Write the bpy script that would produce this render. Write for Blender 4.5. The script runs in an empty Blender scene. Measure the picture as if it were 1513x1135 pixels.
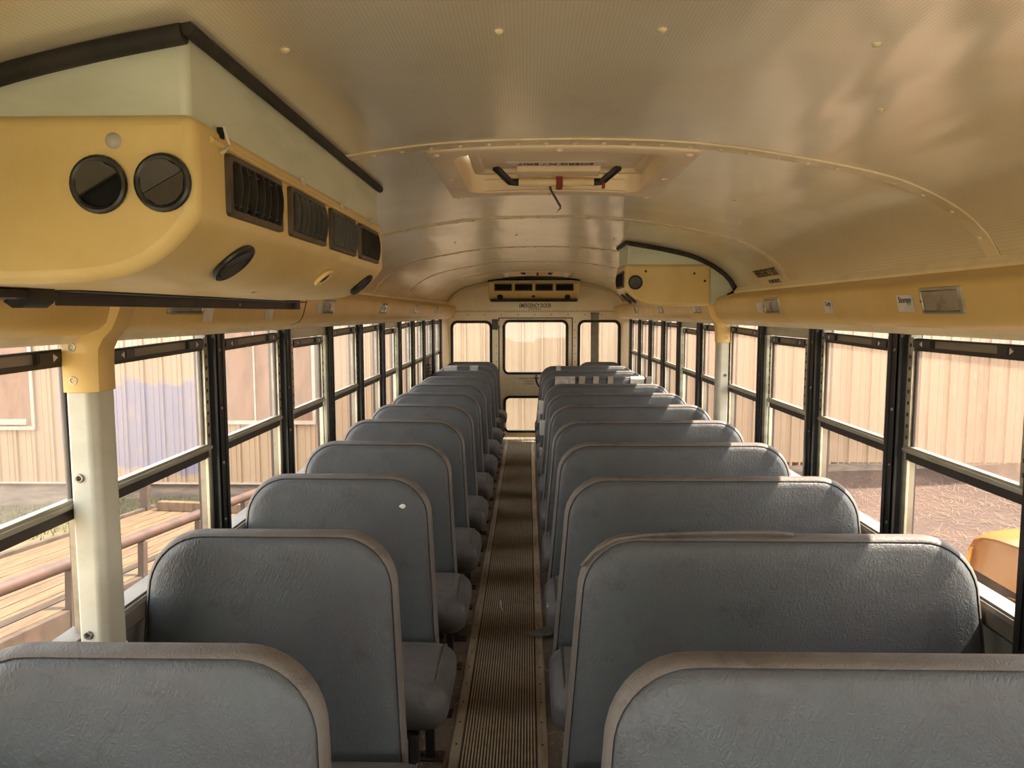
import bpy, bmesh, math, random
from mathutils import Vector, Matrix
random.seed(7)
PI = math.pi
scene = bpy.context.scene
COL = scene.collection

# ------------------------------------------------------------------ helpers
class MB:
    """collects faces in world (or local) coordinates, then links them as one mesh object"""
    def __init__(s): s.v = []; s.f = []; s.m = []
    def add(s, verts, faces, m=0):
        o = len(s.v); s.v += [tuple(p) for p in verts]
        for f in faces: s.f.append([i + o for i in f]); s.m.append(m)
    def box(s, x0, x1, y0, y1, z0, z1, m=0):
        x0, x1 = sorted((x0, x1)); y0, y1 = sorted((y0, y1)); z0, z1 = sorted((z0, z1))
        v = [(x, y, z) for x in (x0, x1) for y in (y0, y1) for z in (z0, z1)]
        s.add(v, [(0, 1, 3, 2), (4, 6, 7, 5), (0, 4, 5, 1), (2, 3, 7, 6), (0, 2, 6, 4), (1, 5, 7, 3)], m)
    def obox(s, o, a, b, c, m=0):
        o, a, b, c = Vector(o), Vector(a), Vector(b), Vector(c)
        v = [o + a * i + b * j + c * k for i in (0, 1) for j in (0, 1) for k in (0, 1)]
        s.add(v, [(0, 1, 3, 2), (4, 6, 7, 5), (0, 4, 5, 1), (2, 3, 7, 6), (0, 2, 6, 4), (1, 5, 7, 3)], m)
    def rings(s, rings, close=True, cap0=False, cap1=False, m=0):
        n = len(rings[0]); o = len(s.v)
        for r in rings: s.v += [tuple(p) for p in r]
        for i in range(len(rings) - 1):
            for j in range(n if close else n - 1):
                k = (j + 1) % n
                s.f.append([o + i * n + j, o + i * n + k, o + (i + 1) * n + k, o + (i + 1) * n + j]); s.m.append(m)
        if cap0: s.f.append([o + j for j in range(n)][::-1]); s.m.append(m)
        if cap1: s.f.append([o + (len(rings) - 1) * n + j for j in range(n)]); s.m.append(m)
    def prism(s, prof, fn, a, b, m=0):
        """prof: 2D points; fn(p,q,t) -> 3D; extruded from t=a to t=b with caps"""
        s.rings([[fn(p, q, a) for p, q in prof], [fn(p, q, b) for p, q in prof]], True, True, True, m)
    def tube(s, path, r, n=8, m=0, caps=True):
        P = [Vector(p) for p in path]; R = []
        for i, p in enumerate(P):
            d = (P[min(i + 1, len(P) - 1)] - P[max(i - 1, 0)]).normalized()
            up = Vector((0, 0, 1)) if abs(d.z) < .9 else Vector((1, 0, 0))
            a = d.cross(up).normalized(); b = a.cross(d)
            R.append([p + (a * math.cos(2 * PI * k / n) + b * math.sin(2 * PI * k / n)) * r for k in range(n)])
        s.rings(R, True, caps, caps, m)
    def dome(s, c, nrm, r, h, n=10, m=0, lv=3):
        c, w = Vector(c), Vector(nrm).normalized()
        up = Vector((0, 0, 1)) if abs(w.z) < .9 else Vector((1, 0, 0))
        a = w.cross(up).normalized(); b = w.cross(a)
        R = []
        for i in range(lv + 1):
            t = i / (lv + .35) * PI / 2
            R.append([c + (a * math.cos(2 * PI * k / n) + b * math.sin(2 * PI * k / n)) * r * math.cos(t) + w * h * math.sin(t) for k in range(n)])
        s.rings(R, True, True, True, m)
    def torus(s, c, nrm, R, r, n=24, k=8, m=0):
        c, w = Vector(c), Vector(nrm).normalized()
        up = Vector((0, 0, 1)) if abs(w.z) < .9 else Vector((1, 0, 0))
        a = w.cross(up).normalized(); b = w.cross(a); o = len(s.v)
        for i in range(n):
            d = a * math.cos(2 * PI * i / n) + b * math.sin(2 * PI * i / n)
            for j in range(k):
                s.v.append(tuple(c + d * (R + r * math.cos(2 * PI * j / k)) + w * r * math.sin(2 * PI * j / k)))
        for i in range(n):
            for j in range(k):
                i2, j2 = (i + 1) % n, (j + 1) % k
                s.f.append([o + i * k + j, o + i2 * k + j, o + i2 * k + j2, o + i * k + j2]); s.m.append(m)
    def build(s, name, mats, parent=None, smooth=False, bevel=0, seg=2, fix=True):
        if not isinstance(mats, (list, tuple)): mats = [mats]
        off = OFF.get(parent.name, Vector()) if parent else Vector()
        me = bpy.data.meshes.new(name)
        me.from_pydata([tuple(Vector(p) - off) for p in s.v], [], s.f)
        for m in mats: me.materials.append(m)
        me.polygons.foreach_set('material_index', s.m)
        if fix:
            bm = bmesh.new(); bm.from_mesh(me)
            bmesh.ops.recalc_face_normals(bm, faces=bm.faces); bm.to_mesh(me); bm.free()
        if smooth:
            me.polygons.foreach_set('use_smooth', [True] * len(me.polygons))
            me.set_sharp_from_angle(angle=math.radians(42))
        o = bpy.data.objects.new(name, me); COL.objects.link(o)
        if parent: o.parent = parent; OFF[o.name] = off
        if bevel:
            b = o.modifiers.new('soft', 'BEVEL'); b.width = bevel; b.segments = seg; b.limit_method = 'ANGLE'; b.angle_limit = math.radians(40)
        return o
OFF = {}
def tag(o, label=None, cat=None, group=None, kind=None):
    if label: o['label'] = label
    if cat: o['category'] = cat
    if group: o['group'] = group
    if kind: o['kind'] = kind
    return o
def thing(name, loc, label, cat, group=None, kind=None):
    o = bpy.data.objects.new(name, None); COL.objects.link(o)
    o.location = loc; o.empty_display_size = .05
    OFF[o.name] = Vector(loc)
    return tag(o, label, cat, group, kind)
def copy_tree(o, parent=None):
    c = o.copy(); COL.objects.link(c)
    if parent: c.parent = parent
    OFF[c.name] = OFF.get(o.name, Vector())
    for ch in [x for x in ALLOBJ() if x.parent == o]: copy_tree(ch, c)
    return c
def ALLOBJ(): return list(bpy.data.objects)
def children(o): return [x for x in ALLOBJ() if x.parent == o]
def text(name, body, mat, parent, mtx, size, sx=1.0, shear=0, spacing=1.0, offset=0, align='CENTER'):
    cu = bpy.data.curves.new(name, 'FONT'); cu.body = body; cu.size = size; cu.align_x = align; cu.align_y = 'CENTER'
    cu.extrude = .0006; cu.shear = shear; cu.space_character = spacing; cu.offset = offset
    tmp = bpy.data.objects.new('tmp', cu); COL.objects.link(tmp); bpy.context.view_layer.update()
    me = bpy.data.meshes.new_from_object(tmp.evaluated_get(bpy.context.evaluated_depsgraph_get())); bpy.data.objects.remove(tmp); bpy.data.curves.remove(cu)
    me.name = name; me.materials.clear(); me.materials.append(mat)
    o = bpy.data.objects.new(name, me); COL.objects.link(o)
    if parent:
        o.parent = parent
        mtx = Matrix.Translation(-OFF.get(parent.name, Vector())) @ mtx
    o.matrix_basis = mtx @ Matrix.Diagonal((sx, 1, 1, 1))
    return o
def frame_mtx(o, x, y):
    x = Vector(x).normalized(); z = x.cross(Vector(y)).normalized(); y = z.cross(x)
    M = Matrix((x, y, z)).transposed().to_4x4(); M.translation = Vector(o); return M
ORD = ['first', 'second', 'third', 'fourth', 'fifth', 'sixth', 'seventh', 'eighth', 'ninth', 'tenth', 'eleventh', 'twelfth']

# ------------------------------------------------------------------ materials
def lin(c):
    f = lambda u: u / 12.92 if u <= .04045 else ((u + .055) / 1.055) ** 2.4
    return tuple(f(x / 255) for x in c) + (1,)
class NT:
    def __init__(s, name):
        s.mat = bpy.data.materials.new(name); s.mat.use_nodes = True; s.t = s.mat.node_tree
        s.b = s.t.nodes['Principled BSDF']; s.out = s.t.nodes['Material Output']
        s.tc = None
    def n(s, typ, **kw):
        nd = s.t.nodes.new(typ)
        for k, v in kw.items(): setattr(nd, k, v)
        return nd
    def l(s, a, b): s.t.links.new(a, b)
    def coord(s, scale=(1, 1, 1), which='Object'):
        if s.tc is None: s.tc = s.n('ShaderNodeTexCoord')
        m = s.n('ShaderNodeMapping'); m.inputs['Scale'].default_value = scale
        s.l(s.tc.outputs[which], m.inputs['Vector']); return m.outputs[0]
    def noise(s, scale, detail=4, rough=.6, vec=None, dist=0):
        nd = s.n('ShaderNodeTexNoise'); nd.inputs['Scale'].default_value = scale; nd.inputs['Detail'].default_value = detail
        nd.inputs['Roughness'].default_value = rough; nd.inputs['Distortion'].default_value = dist
        s.l(vec if vec is not None else s.coord(), nd.inputs['Vector']); return nd.outputs['Fac']
    def ramp(s, fac, lo, hi, a=0, b=1):
        r = s.n('ShaderNodeMapRange'); r.interpolation_type = 'SMOOTHSTEP'
        r.inputs[1].default_value = lo; r.inputs[2].default_value = hi; r.inputs[3].default_value = a; r.inputs[4].default_value = b
        s.l(fac, r.inputs[0]); return r.outputs[0]
    def math(s, op, a, b=None):
        m = s.n('ShaderNodeMath'); m.operation = op
        for i, x in enumerate((a, b)):
            if x is None: continue
            if isinstance(x, (int, float)): m.inputs[i].default_value = x
            else: s.l(x, m.inputs[i])
        return m.outputs[0]
    def mix(s, fac, a, b):
        m = s.n('ShaderNodeMix'); m.data_type = 'RGBA'
        if isinstance(fac, (int, float)): m.inputs[0].default_value = fac
        else: s.l(fac, m.inputs[0])
        for i, x in ((6, a), (7, b)):
            if isinstance(x, tuple): m.inputs[i].default_value = x
            else: s.l(x, m.inputs[i])
        return m.outputs[2]
    def bump(s, h, strength=.3, dist=.01):
        b = s.n('ShaderNodeBump'); b.inputs['Strength'].default_value = strength; b.inputs['Distance'].default_value = dist
        s.l(h, b.inputs['Height']); s.l(b.outputs[0], s.b.inputs['Normal'])
    def set(s, base=None, rough=None, metal=None, spec=None):
        for k, v in (('Base Color', base), ('Roughness', rough), ('Metallic', metal), ('Specular IOR Level', spec)):
            if v is None: continue
            if isinstance(v, (tuple, int, float)): s.b.inputs[k].default_value = v
            else: s.l(v, s.b.inputs[k])
        return s
def worn(name, c1, c2, scale=6, rough=.5, metal=0, bscale=0, bstr=.2, lo=.4, hi=.65, spec=.5, stretch=(1, 1, 1)):
    t = NT(name); v = t.coord(stretch)
    t.set(t.mix(t.ramp(t.noise(scale, 5, .62, v), lo, hi), lin(c1), lin(c2)), rough, metal, spec)
    if bscale: t.bump(t.noise(bscale, 3, .5, v), bstr, .004)
    return t.mat

# vinyl: mottled grey with a fine leather grain
def vinyl(name, c1, c2, c3, rough, grain=1.0):
    t = NT(name)
    big = t.ramp(t.noise(3.2, 4, .6), .35, .7); dirt = t.ramp(t.noise(9, 6, .7, dist=.6), .52, .78)
    t.set(t.mix(dirt, t.mix(big, lin(c1), lin(c2)), lin(c3)), t.ramp(t.noise(20, 3), .3, .7, rough - .05, rough + .1), 0, .5)
    vo = t.n('ShaderNodeTexVoronoi'); vo.feature = 'DISTANCE_TO_EDGE'; vo.inputs['Scale'].default_value = 105
    w = t.noise(28, 3, .6); mx = t.n('ShaderNodeVectorMath'); mx.operation = 'MULTIPLY_ADD'
    cb = t.n('ShaderNodeCombineXYZ'); t.l(w, cb.inputs[0]); t.l(w, cb.inputs[2])
    t.l(cb.outputs[0], mx.inputs[0]); mx.inputs[1].default_value = (.05, .05, .05); t.l(t.coord((1, 1, .45)), mx.inputs[2])
    t.l(mx.outputs[0], vo.inputs['Vector'])
    h = t.math('ADD', t.math('MULTIPLY', t.ramp(vo.outputs['Distance'], 0, .35), .7), t.noise(140, 4, .7))
    t.bump(h, .26 * grain, .003); return t.mat
M = {}
M['vinyl'] = vinyl('seat_vinyl', (73, 78, 78), (71, 70, 71), (61, 57, 55), .44)
M['cushion'] = vinyl('cushion_vinyl', (92, 87, 84), (80, 76, 73), (66, 60, 55), .5)
M['binding'] = vinyl('worn_vinyl_edge', (101, 94, 86), (90, 82, 74), (73, 64, 58), .58)
M['black_steel'] = worn('black_steel', (26, 25, 25), (44, 40, 37), 14, .5)
M['rusty'] = worn('rusty_foot', (52, 40, 32), (92, 58, 38), 18, .8)
M['black_post'] = worn('black_window_post', (26, 25, 23), (38, 34, 30), 9, .42, 0, lo=.5, hi=.75)
M['alu'] = worn('aluminium', (186, 182, 160), (150, 144, 124), 10, .38, .55, stretch=(1, .2, 1))
M['alu_dark'] = worn('dull_aluminium', (136, 128, 112), (108, 100, 88), 10, .45, .4, stretch=(1, .2, 1))
M['ledge'] = worn('dusty_ledge', (112, 104, 92), (92, 84, 74), 8, .55)
M['bronze'] = worn('dark_bronze', (52, 42, 38), (38, 32, 30), 8, .5)
M['plastic'] = worn('black_plastic', (32, 33, 33), (44, 44, 42), 12, .34)
M['vent_plastic'] = worn('brown_black_plastic', (86, 74, 62), (66, 58, 48), 14, .42)
M['blade'] = worn('vent_blade', (54, 53, 48), (74, 72, 65), 10, .35)
M['flap'] = worn('vent_flap', (74, 71, 62), (58, 56, 50), 10, .32)
M['void'] = worn('vent_interior', (8, 8, 8), (12, 12, 11), 4, .9)
M['white'] = worn('white_plastic', (225, 222, 212), (205, 200, 186), 8, .45)
M['button'] = worn('grey_screw_cap', (205, 205, 195), (180, 178, 165), 8, .35)
M['screw'] = worn('steel_screw', (150, 145, 135), (110, 104, 94), 20, .35, .8)
M['column'] = worn('column_paint', (186, 183, 165), (168, 165, 147), 5, .5, 0, lo=.45, hi=.7)
M['yellow'] = worn('yellow_paint', (224, 192, 120), (216, 181, 106), 3, .42, 0, 60, .04)
M['ac_yellow'] = worn('yellow_plastic', (232, 209, 146), (224, 199, 132), 3.5, .4, 0, 80, .05)
M['ac_white'] = worn('brushed_white_panel', (222, 230, 212), (204, 212, 192), 6, .5, .1, 30, .05, stretch=(.3, .3, 1))
M['gasket'] = worn('black_gasket', (34, 33, 28), (52, 48, 40), 10, .7)
M['lip'] = worn('cream_trim', (240, 226, 190), (230, 212, 172), 6, .45)
M['cream'] = worn('cream_panel', (245, 228, 188), (236, 215, 170), 2.5, .32, .1, 30, .03, lo=.38, hi=.7)
M['seam'] = worn('dark_seam', (70, 46, 30), (54, 36, 24), 8, .7)
M['grey_panel'] = worn('grey_side_panel', (132, 130, 122), (112, 108, 100), 4, .42, .3)
M['rubber'] = worn('rubber_seal', (30, 26, 22), (42, 36, 30), 12, .6)
M['ink'] = worn('black_lettering', (62, 52, 36), (44, 38, 28), 40, .6)
M['pen'] = worn('pen_ink', (42, 42, 46), (60, 60, 62), 40, .6)
M['paper'] = worn('paper', (224, 218, 210), (208, 202, 194), 8, .7)
M['tape'] = worn('clear_tape', (176, 168, 160), (150, 142, 134), 30, .25, 0, 60, .3)
M['cloth_tape'] = worn('tan_tape', (156, 142, 126), (140, 126, 110), 12, .6)
M['red'] = worn('red_plastic', (150, 52, 40), (120, 40, 32), 8, .45)
M['pinkred'] = worn('faded_red_handle', (196, 110, 96), (170, 84, 74), 8, .45)
M['hatch'] = worn('hatch_plastic', (242, 228, 200), (232, 214, 182), 4, .42)
M['lens'] = worn('lamp_lens', (156, 145, 122), (136, 124, 102), 24, .25, 0, 120, .2)
M['purple'] = worn('purple_lens', (70, 52, 110), (52, 40, 88), 8, .3)
M['strap'] = worn('grey_strap', (150, 142, 124), (130, 122, 104), 10, .6)
M['scrap'] = worn('torn_vinyl', (132, 127, 122), (114, 108, 104), 10, .6)

# ribbed runner: dark rubber, dusty
t = NT('runner_rubber')
t.set(t.mix(t.ramp(t.noise(2.2, 6, .7), .35, .7), t.mix(t.ramp(t.noise(30, 3), .4, .7), lin((186, 164, 132)), lin((158, 138, 108))), lin((206, 184, 150))), .75); M['runner'] = t.mat
t = NT('runner_base')
t.set(t.mix(t.ramp(t.noise(2.5, 5, .7), .4, .7), lin((58, 47, 36)), lin((88, 74, 57))), .8); M['runner_base'] = t.mat
t = NT('floor_rubber')
a = t.mix(t.ramp(t.noise(3.5, 8, .72, dist=.8), .38, .66), lin((92, 78, 64)), lin((122, 104, 84)))
a = t.mix(t.ramp(t.noise(18, 7, .75, t.coord((1, .5, 1)), 2.2), .57, .68), a, lin((196, 176, 150)))
a = t.mix(t.ramp(t.noise(7, 5, .6), .62, .78), a, lin((82, 66, 52)))
t.set(a, .62); t.bump(t.noise(40, 4), .2, .004); M['floor'] = t.mat
M['edge_strip'] = worn('aluminium_edge_strip', (188, 172, 146), (160, 142, 114), 12, .45, .4, stretch=(3, .3, 1))

# ceiling: painted perforated aluminium, semi-gloss
t = NT('ceiling_paint')
sep = t.n('ShaderNodeSeparateXYZ'); t.l(t.coord(), sep.inputs[0])
P = .0062
sx = t.math('SINE', t.math('MULTIPLY', sep.outputs[0], 2 * PI / P)); sy = t.math('SINE', t.math('MULTIPLY', sep.outputs[1], 2 * PI / P))
dots = t.ramp(t.math('ADD', t.math('MULTIPLY', sx, .62), t.math('MULTIPLY', sy, .38)), .15, .75)
c = t.mix(t.ramp(t.noise(2.0, 4, .6), .35, .7), lin((246, 240, 215)), lin((240, 230, 202)))
c = t.mix(t.math('MULTIPLY', t.ramp(t.noise(5, 3, .5, t.coord((1, .7, 1))), .56, .75), .22), c, lin((214, 196, 146)))
c = t.mix(t.math('MULTIPLY', dots, .2), c, lin((150, 130, 96)))
t.set(c, t.ramp(t.noise(5, 4), .3, .7, .2, .25), .34, .8)
t.bump(t.noise(3, 1, .4, t.coord((2.6, .45, 1))), .36, .016)
M['ceiling'] = t.mat
M['seam_strip'] = worn('ceiling_joint', (240, 228, 194), (228, 212, 170), 10, .36, .2)

# dirty window glass: clear pane, pale film of dust that glows in daylight
def glass(name, film, tint, lo, hi, amount, streak=(1, 1, .25)):
    t = NT(name); t.t.nodes.remove(t.b)
    tr = t.n('ShaderNodeBsdfTransparent'); tr.inputs[0].default_value = tint
    tl = t.n('ShaderNodeBsdfTranslucent'); tl.inputs[0].default_value = film
    df = t.n('ShaderNodeBsdfDiffuse'); df.inputs[0].default_value = film
    d2 = t.n('ShaderNodeMixShader'); d2.inputs[0].default_value = .35; t.l(tl.outputs[0], d2.inputs[1]); t.l(df.outputs[0], d2.inputs[2])
    gl = t.n('ShaderNodeBsdfGlossy'); gl.inputs['Roughness'].default_value = .03
    a = t.ramp(t.noise(5, 6, .7, t.coord(streak), .8), .3, .75, lo, hi)
    b = t.math('MULTIPLY', t.ramp(t.noise(42, 4, .7, t.coord((1, 1, .4)), 2.5), .55, .72), amount)
    s1 = t.n('ShaderNodeMixShader'); t.l(t.math('ADD', a, b), s1.inputs[0]); t.l(tr.outputs[0], s1.inputs[1]); t.l(d2.outputs[0], s1.inputs[2])
    s2 = t.n('ShaderNodeMixShader'); s2.inputs[0].default_value = .012; t.l(s1.outputs[0], s2.inputs[1]); t.l(gl.outputs[0], s2.inputs[2])
    t.l(s2.outputs[0], t.out.inputs[0]); return t.mat
M['glass_l'] = glass('dusty_glass', lin((190, 168, 150)), (.90, .87, .84, 1), .07, .17, .05)
M['glass_r'] = glass('dusty_glass_streaked', lin((164, 138, 118)), (.85, .80, .76, 1), .09, .2, .2)
M['glass_lower'] = glass('clear_lower_glass', lin((128, 108, 92)), (.87, .82, .78, 1), .02, .07, .03)
M['glass_b'] = glass('rear_glass', lin((186, 158, 128)), (.97, .96, .94, 1), .05, .12, .03)

# outside
t = NT('metal_siding')
sep = t.n('ShaderNodeSeparateXYZ'); nz = t.noise(2.4, 4, .6); nz2 = t.noise(14, 4, .6, t.coord((1, 1, .3)))
t.l(t.coord(), sep.inputs[0])
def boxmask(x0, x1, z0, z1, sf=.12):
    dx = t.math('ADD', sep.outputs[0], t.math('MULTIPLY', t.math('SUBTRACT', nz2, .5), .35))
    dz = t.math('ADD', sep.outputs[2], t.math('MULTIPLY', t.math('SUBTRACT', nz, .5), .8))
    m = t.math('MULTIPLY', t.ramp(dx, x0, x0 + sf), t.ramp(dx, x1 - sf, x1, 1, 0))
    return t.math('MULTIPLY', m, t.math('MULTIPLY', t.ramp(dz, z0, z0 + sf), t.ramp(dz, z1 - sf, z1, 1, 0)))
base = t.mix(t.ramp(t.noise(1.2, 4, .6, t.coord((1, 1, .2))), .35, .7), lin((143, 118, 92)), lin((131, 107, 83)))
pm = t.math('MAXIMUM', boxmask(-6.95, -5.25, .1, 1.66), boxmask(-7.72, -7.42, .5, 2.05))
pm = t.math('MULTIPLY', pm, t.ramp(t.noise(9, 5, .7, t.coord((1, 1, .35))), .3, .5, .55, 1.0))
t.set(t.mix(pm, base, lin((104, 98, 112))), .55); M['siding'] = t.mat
M['foundation'] = worn('weathered_foundation', (112, 98, 84), (80, 70, 62), 5, .9, 0, 20, .3, stretch=(.4, 1, 2))
M['board'] = worn('plywood', (118, 86, 66), (102, 74, 56), 6, .8, stretch=(1, 1, .3))
M['trim_white'] = worn('window_trim', (156, 138, 122), (144, 126, 110), 6, .6)
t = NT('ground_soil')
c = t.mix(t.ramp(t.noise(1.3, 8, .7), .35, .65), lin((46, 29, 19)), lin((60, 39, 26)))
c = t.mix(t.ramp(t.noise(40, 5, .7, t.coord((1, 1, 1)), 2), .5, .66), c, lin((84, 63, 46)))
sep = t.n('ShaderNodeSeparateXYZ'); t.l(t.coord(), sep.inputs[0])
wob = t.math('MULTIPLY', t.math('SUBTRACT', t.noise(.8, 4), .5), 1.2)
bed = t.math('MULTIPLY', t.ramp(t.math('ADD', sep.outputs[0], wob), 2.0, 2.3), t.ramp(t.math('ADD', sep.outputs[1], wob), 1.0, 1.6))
bounce_ground = t.mix(t.ramp(t.noise(14, 6, .7), .35, .65), lin((138, 122, 97)), lin((164, 146, 117)))  # pale gravel out of view, added to bounce daylight up to the ceiling
bounce_ground = t.mix(t.ramp(t.math('ADD', sep.outputs[1], wob), 6.2, 7.2), bounce_ground, t.mix(t.ramp(t.noise(3, 5), .35, .65), lin((70, 66, 40)), lin((88, 78, 54))))
c = t.mix(bed, bounce_ground, c)
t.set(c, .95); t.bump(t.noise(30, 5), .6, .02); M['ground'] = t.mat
M['straw'] = worn('straw', (102, 77, 54), (76, 53, 36), 3, .8)
M['grass'] = worn('dry_grass', (80, 82, 44), (98, 90, 54), 3, .8)
M['deck'] = worn('deck_plank', (92, 68, 40), (68, 49, 29), 5, .7, 0, 30, .2, stretch=(6, .5, 1))
M['deck_dark'] = worn('brown_beam', (66, 51, 38), (50, 39, 29), 6, .8)
M['pipe'] = worn('rusty_pipe', (68, 46, 36), (54, 37, 29), 8, .6)
M['plate'] = worn('number_plate', (110, 94, 46), (96, 80, 38), 10, .5)
M['car'] = worn('yellow_car_paint', (146, 94, 40), (140, 88, 36), 1, .2)
M['tyre'] = worn('tyre_rubber', (34, 32, 30), (50, 46, 42), 10, .8)
M['amber'] = worn('amber_lens', (226, 150, 30), (210, 130, 20), 8, .25)
M['headlamp'] = worn('headlamp_glass', (210, 206, 196), (190, 186, 176), 8, .12, .3)

# ------------------------------------------------------------------ dimensions
HW = 1.15                      # half width of the body at floor
Y0, Y1 = -1.7, 9.42            # front end of the modelled body, rear wall
CEIL = [(0, 2.045), (.15, 2.043), (.3, 2.036), (.45, 2.020), (.57, 2.001), (.7, 1.977), (.84, 1.943), (.93, 1.906), (1.0, 1.866), (1.06, 1.815), (1.1, 1.760), (1.112, 1.735)]
def cz(x):
    x = abs(x)
    n = len(CEIL) - 1
    if x >= CEIL[n][0]: return CEIL[n][1]
    for i in range(n):
        (a, za), (b, zb) = CEIL[i], CEIL[i + 1]
        if x <= b:
            h = b - a
            m0 = 0 if i == 0 else (zb - CEIL[i - 1][1]) / (b - CEIL[i - 1][0])
            m1 = (zb - za) / h if i == n - 1 else (CEIL[i + 2][1] - za) / (CEIL[i + 2][0] - a)
            u = (x - a) / h
            return (2*u**3 - 3*u*u + 1) * za + (u**3 - 2*u*u + u) * h * m0 + (3*u*u - 2*u**3) * zb + (u**3 - u*u) * h * m1
PITCH, POST0, PW = .688, 2.355, .08

# ------------------------------------------------------------------ shell
mb = MB(); mb.box(-HW - .05, HW + .05, Y0, Y1 + .05, -.08, 0)
floor = mb.build('floor', M['floor']); tag(floor, 'dirty brown rubber floor of the bus', 'floor', kind='structure')

# aisle runner
XL, XR = -.348, -.0275
mb = MB(); mb.box(XL, XR, Y0, Y1 - .005, 0, .006)
run = mb.build('aisle_runner', M['runner_base']); tag(run, 'ribbed brown rubber runner down the middle of the aisle', 'floor runner')
mb = MB(); n = 24; w0 = XL + .024; ww = (XR - .024) - w0
for i in range(n):
    xc = w0 + ww * (i + .5) / n
    mb.prism([(xc - .0034, .006), (xc - .0022, .0115), (xc + .0022, .0115), (xc + .0034, .006)], lambda p, q, t_: (p, t_, q), Y0, Y1 - .006)
mb.build('ribs', M['runner'], run)
for xa in (XL, XR):
    mb = MB(); mb.prism([(xa - .022, .0005), (xa - .017, .009), (xa + .017, .009), (xa + .022, .0005)], lambda p, q, t_: (p, t_, q), Y0, Y1 - .006)
    y = .2
    while y < Y1 - .1: mb.dome((xa, y, .009), (0, 0, 1), .005, .002, 8, 1, 1); y += .152
    mb.build('edge_strip', [M['edge_strip'], M['seam']], run)

# ceiling: arched grid with openings for two roof hatches
HX0, HX1 = -.29, .305
HATCH_Y = [2.385, 8.24]
xs = sorted(set([round(1.112 * math.sin(PI / 2 * i / 28), 4) for i in range(-28, 29)] + [HX0, HX1]))
ys = [Y0] + [y + d for y in HATCH_Y for d in (-.31, .31)] + [Y1 + .03]
mb = MB(); mb.v = [(x, y, cz(x)) for y in ys for x in xs]; nx = len(xs)
for j in range(len(ys) - 1):
    for i in range(nx - 1):
        if j in (1, 3) and HX0 - .001 <= xs[i] and xs[i + 1] <= HX1 + .001: continue
        mb.f.append([j * nx + i, j * nx + i + 1, (j + 1) * nx + i + 1, (j + 1) * nx + i]); mb.m.append(0)
ceil = mb.build('ceiling', M['ceiling'], smooth=True, fix=False)
bm = bmesh.new(); bm.from_mesh(ceil.data)
for f in bm.faces:
    if f.normal.z > 0: f.normal_flip()
bm.to_mesh(ceil.data); bm.free()
so = ceil.modifiers.new('thick', 'SOLIDIFY'); so.thickness = .04; so.offset = -1; so.use_rim = False
tag(ceil, 'arched cream ceiling of perforated riveted metal panels', 'ceiling', kind='structure')
arc = [(-1.108 + 2.216 * i / 60) for i in range(61)]
for Ys in (.52, 1.945, 3.44, 4.95, 6.32, 7.72):
    mb = MB()
    for sgn in (0,):
        prof = [(-.028, 0), (-.026, .0045), (.026, .0045), (.028, 0)]
        segs = [arc] if not any(abs(Ys - h) < .42 for h in HATCH_Y) else [[x for x in arc if x < HX0 - .075], [x for x in arc if x > HX1 + .075]]
        for sg in segs:
            R = [[(x, Ys + p, cz(x) - q + .0005) for p, q in prof] for x in sg]; mb.rings(R, False)
            for x in sg[1:-1:2]:
                dz = (cz(x + .01) - cz(x - .01)) / .02
                mb.dome((x, Ys + .008, cz(x) - .004), (dz, 0, -1), .0075, .005, 8, 0, 2)
    mb.build('rivet_joint', M['seam_strip'], ceil, smooth=True)
mb = MB()
for x, y in [(-.128, 1.2), (.124, 1.2), (-.463, 1.2), (.453, 1.2), (.594, 1.488), (-.15, 4.2), (.4, 4.25), (-.5, 4.3), (.7, 5.6), (-.3, 5.65), (.1, 6.9), (-.55, 7.0), (.62, 2.6), (.75, 3.0)]:
    dz = (cz(x + .01) - cz(x - .01)) / .02
    mb.dome((x, y, cz(x)), (dz, 0, -1), .008, .006, 10, 0, 2)
mb.build('ceiling_screws', M['seam_strip'], ceil, smooth=True)
# stencilled lettering on the curved edge of the ceiling
nrm = Vector((-.62, 0, -.78)); upv = Vector((-.62, 0, .80))
text('emergency_exit_lettering', 'EMERGENCY EXIT', M['ink'], ceil, frame_mtx((1.066, 3.66, 1.80), (0, -1, 0), (-.66, 0, .75)), .062, .66, offset=.0006)
text('do_not_block_lettering', 'DO NOT BLOCK', M['ink'], ceil, frame_mtx((1.097, 3.62, 1.757), (0, -1, 0), (-.5, 0, .86)), .034, .62)

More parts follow.
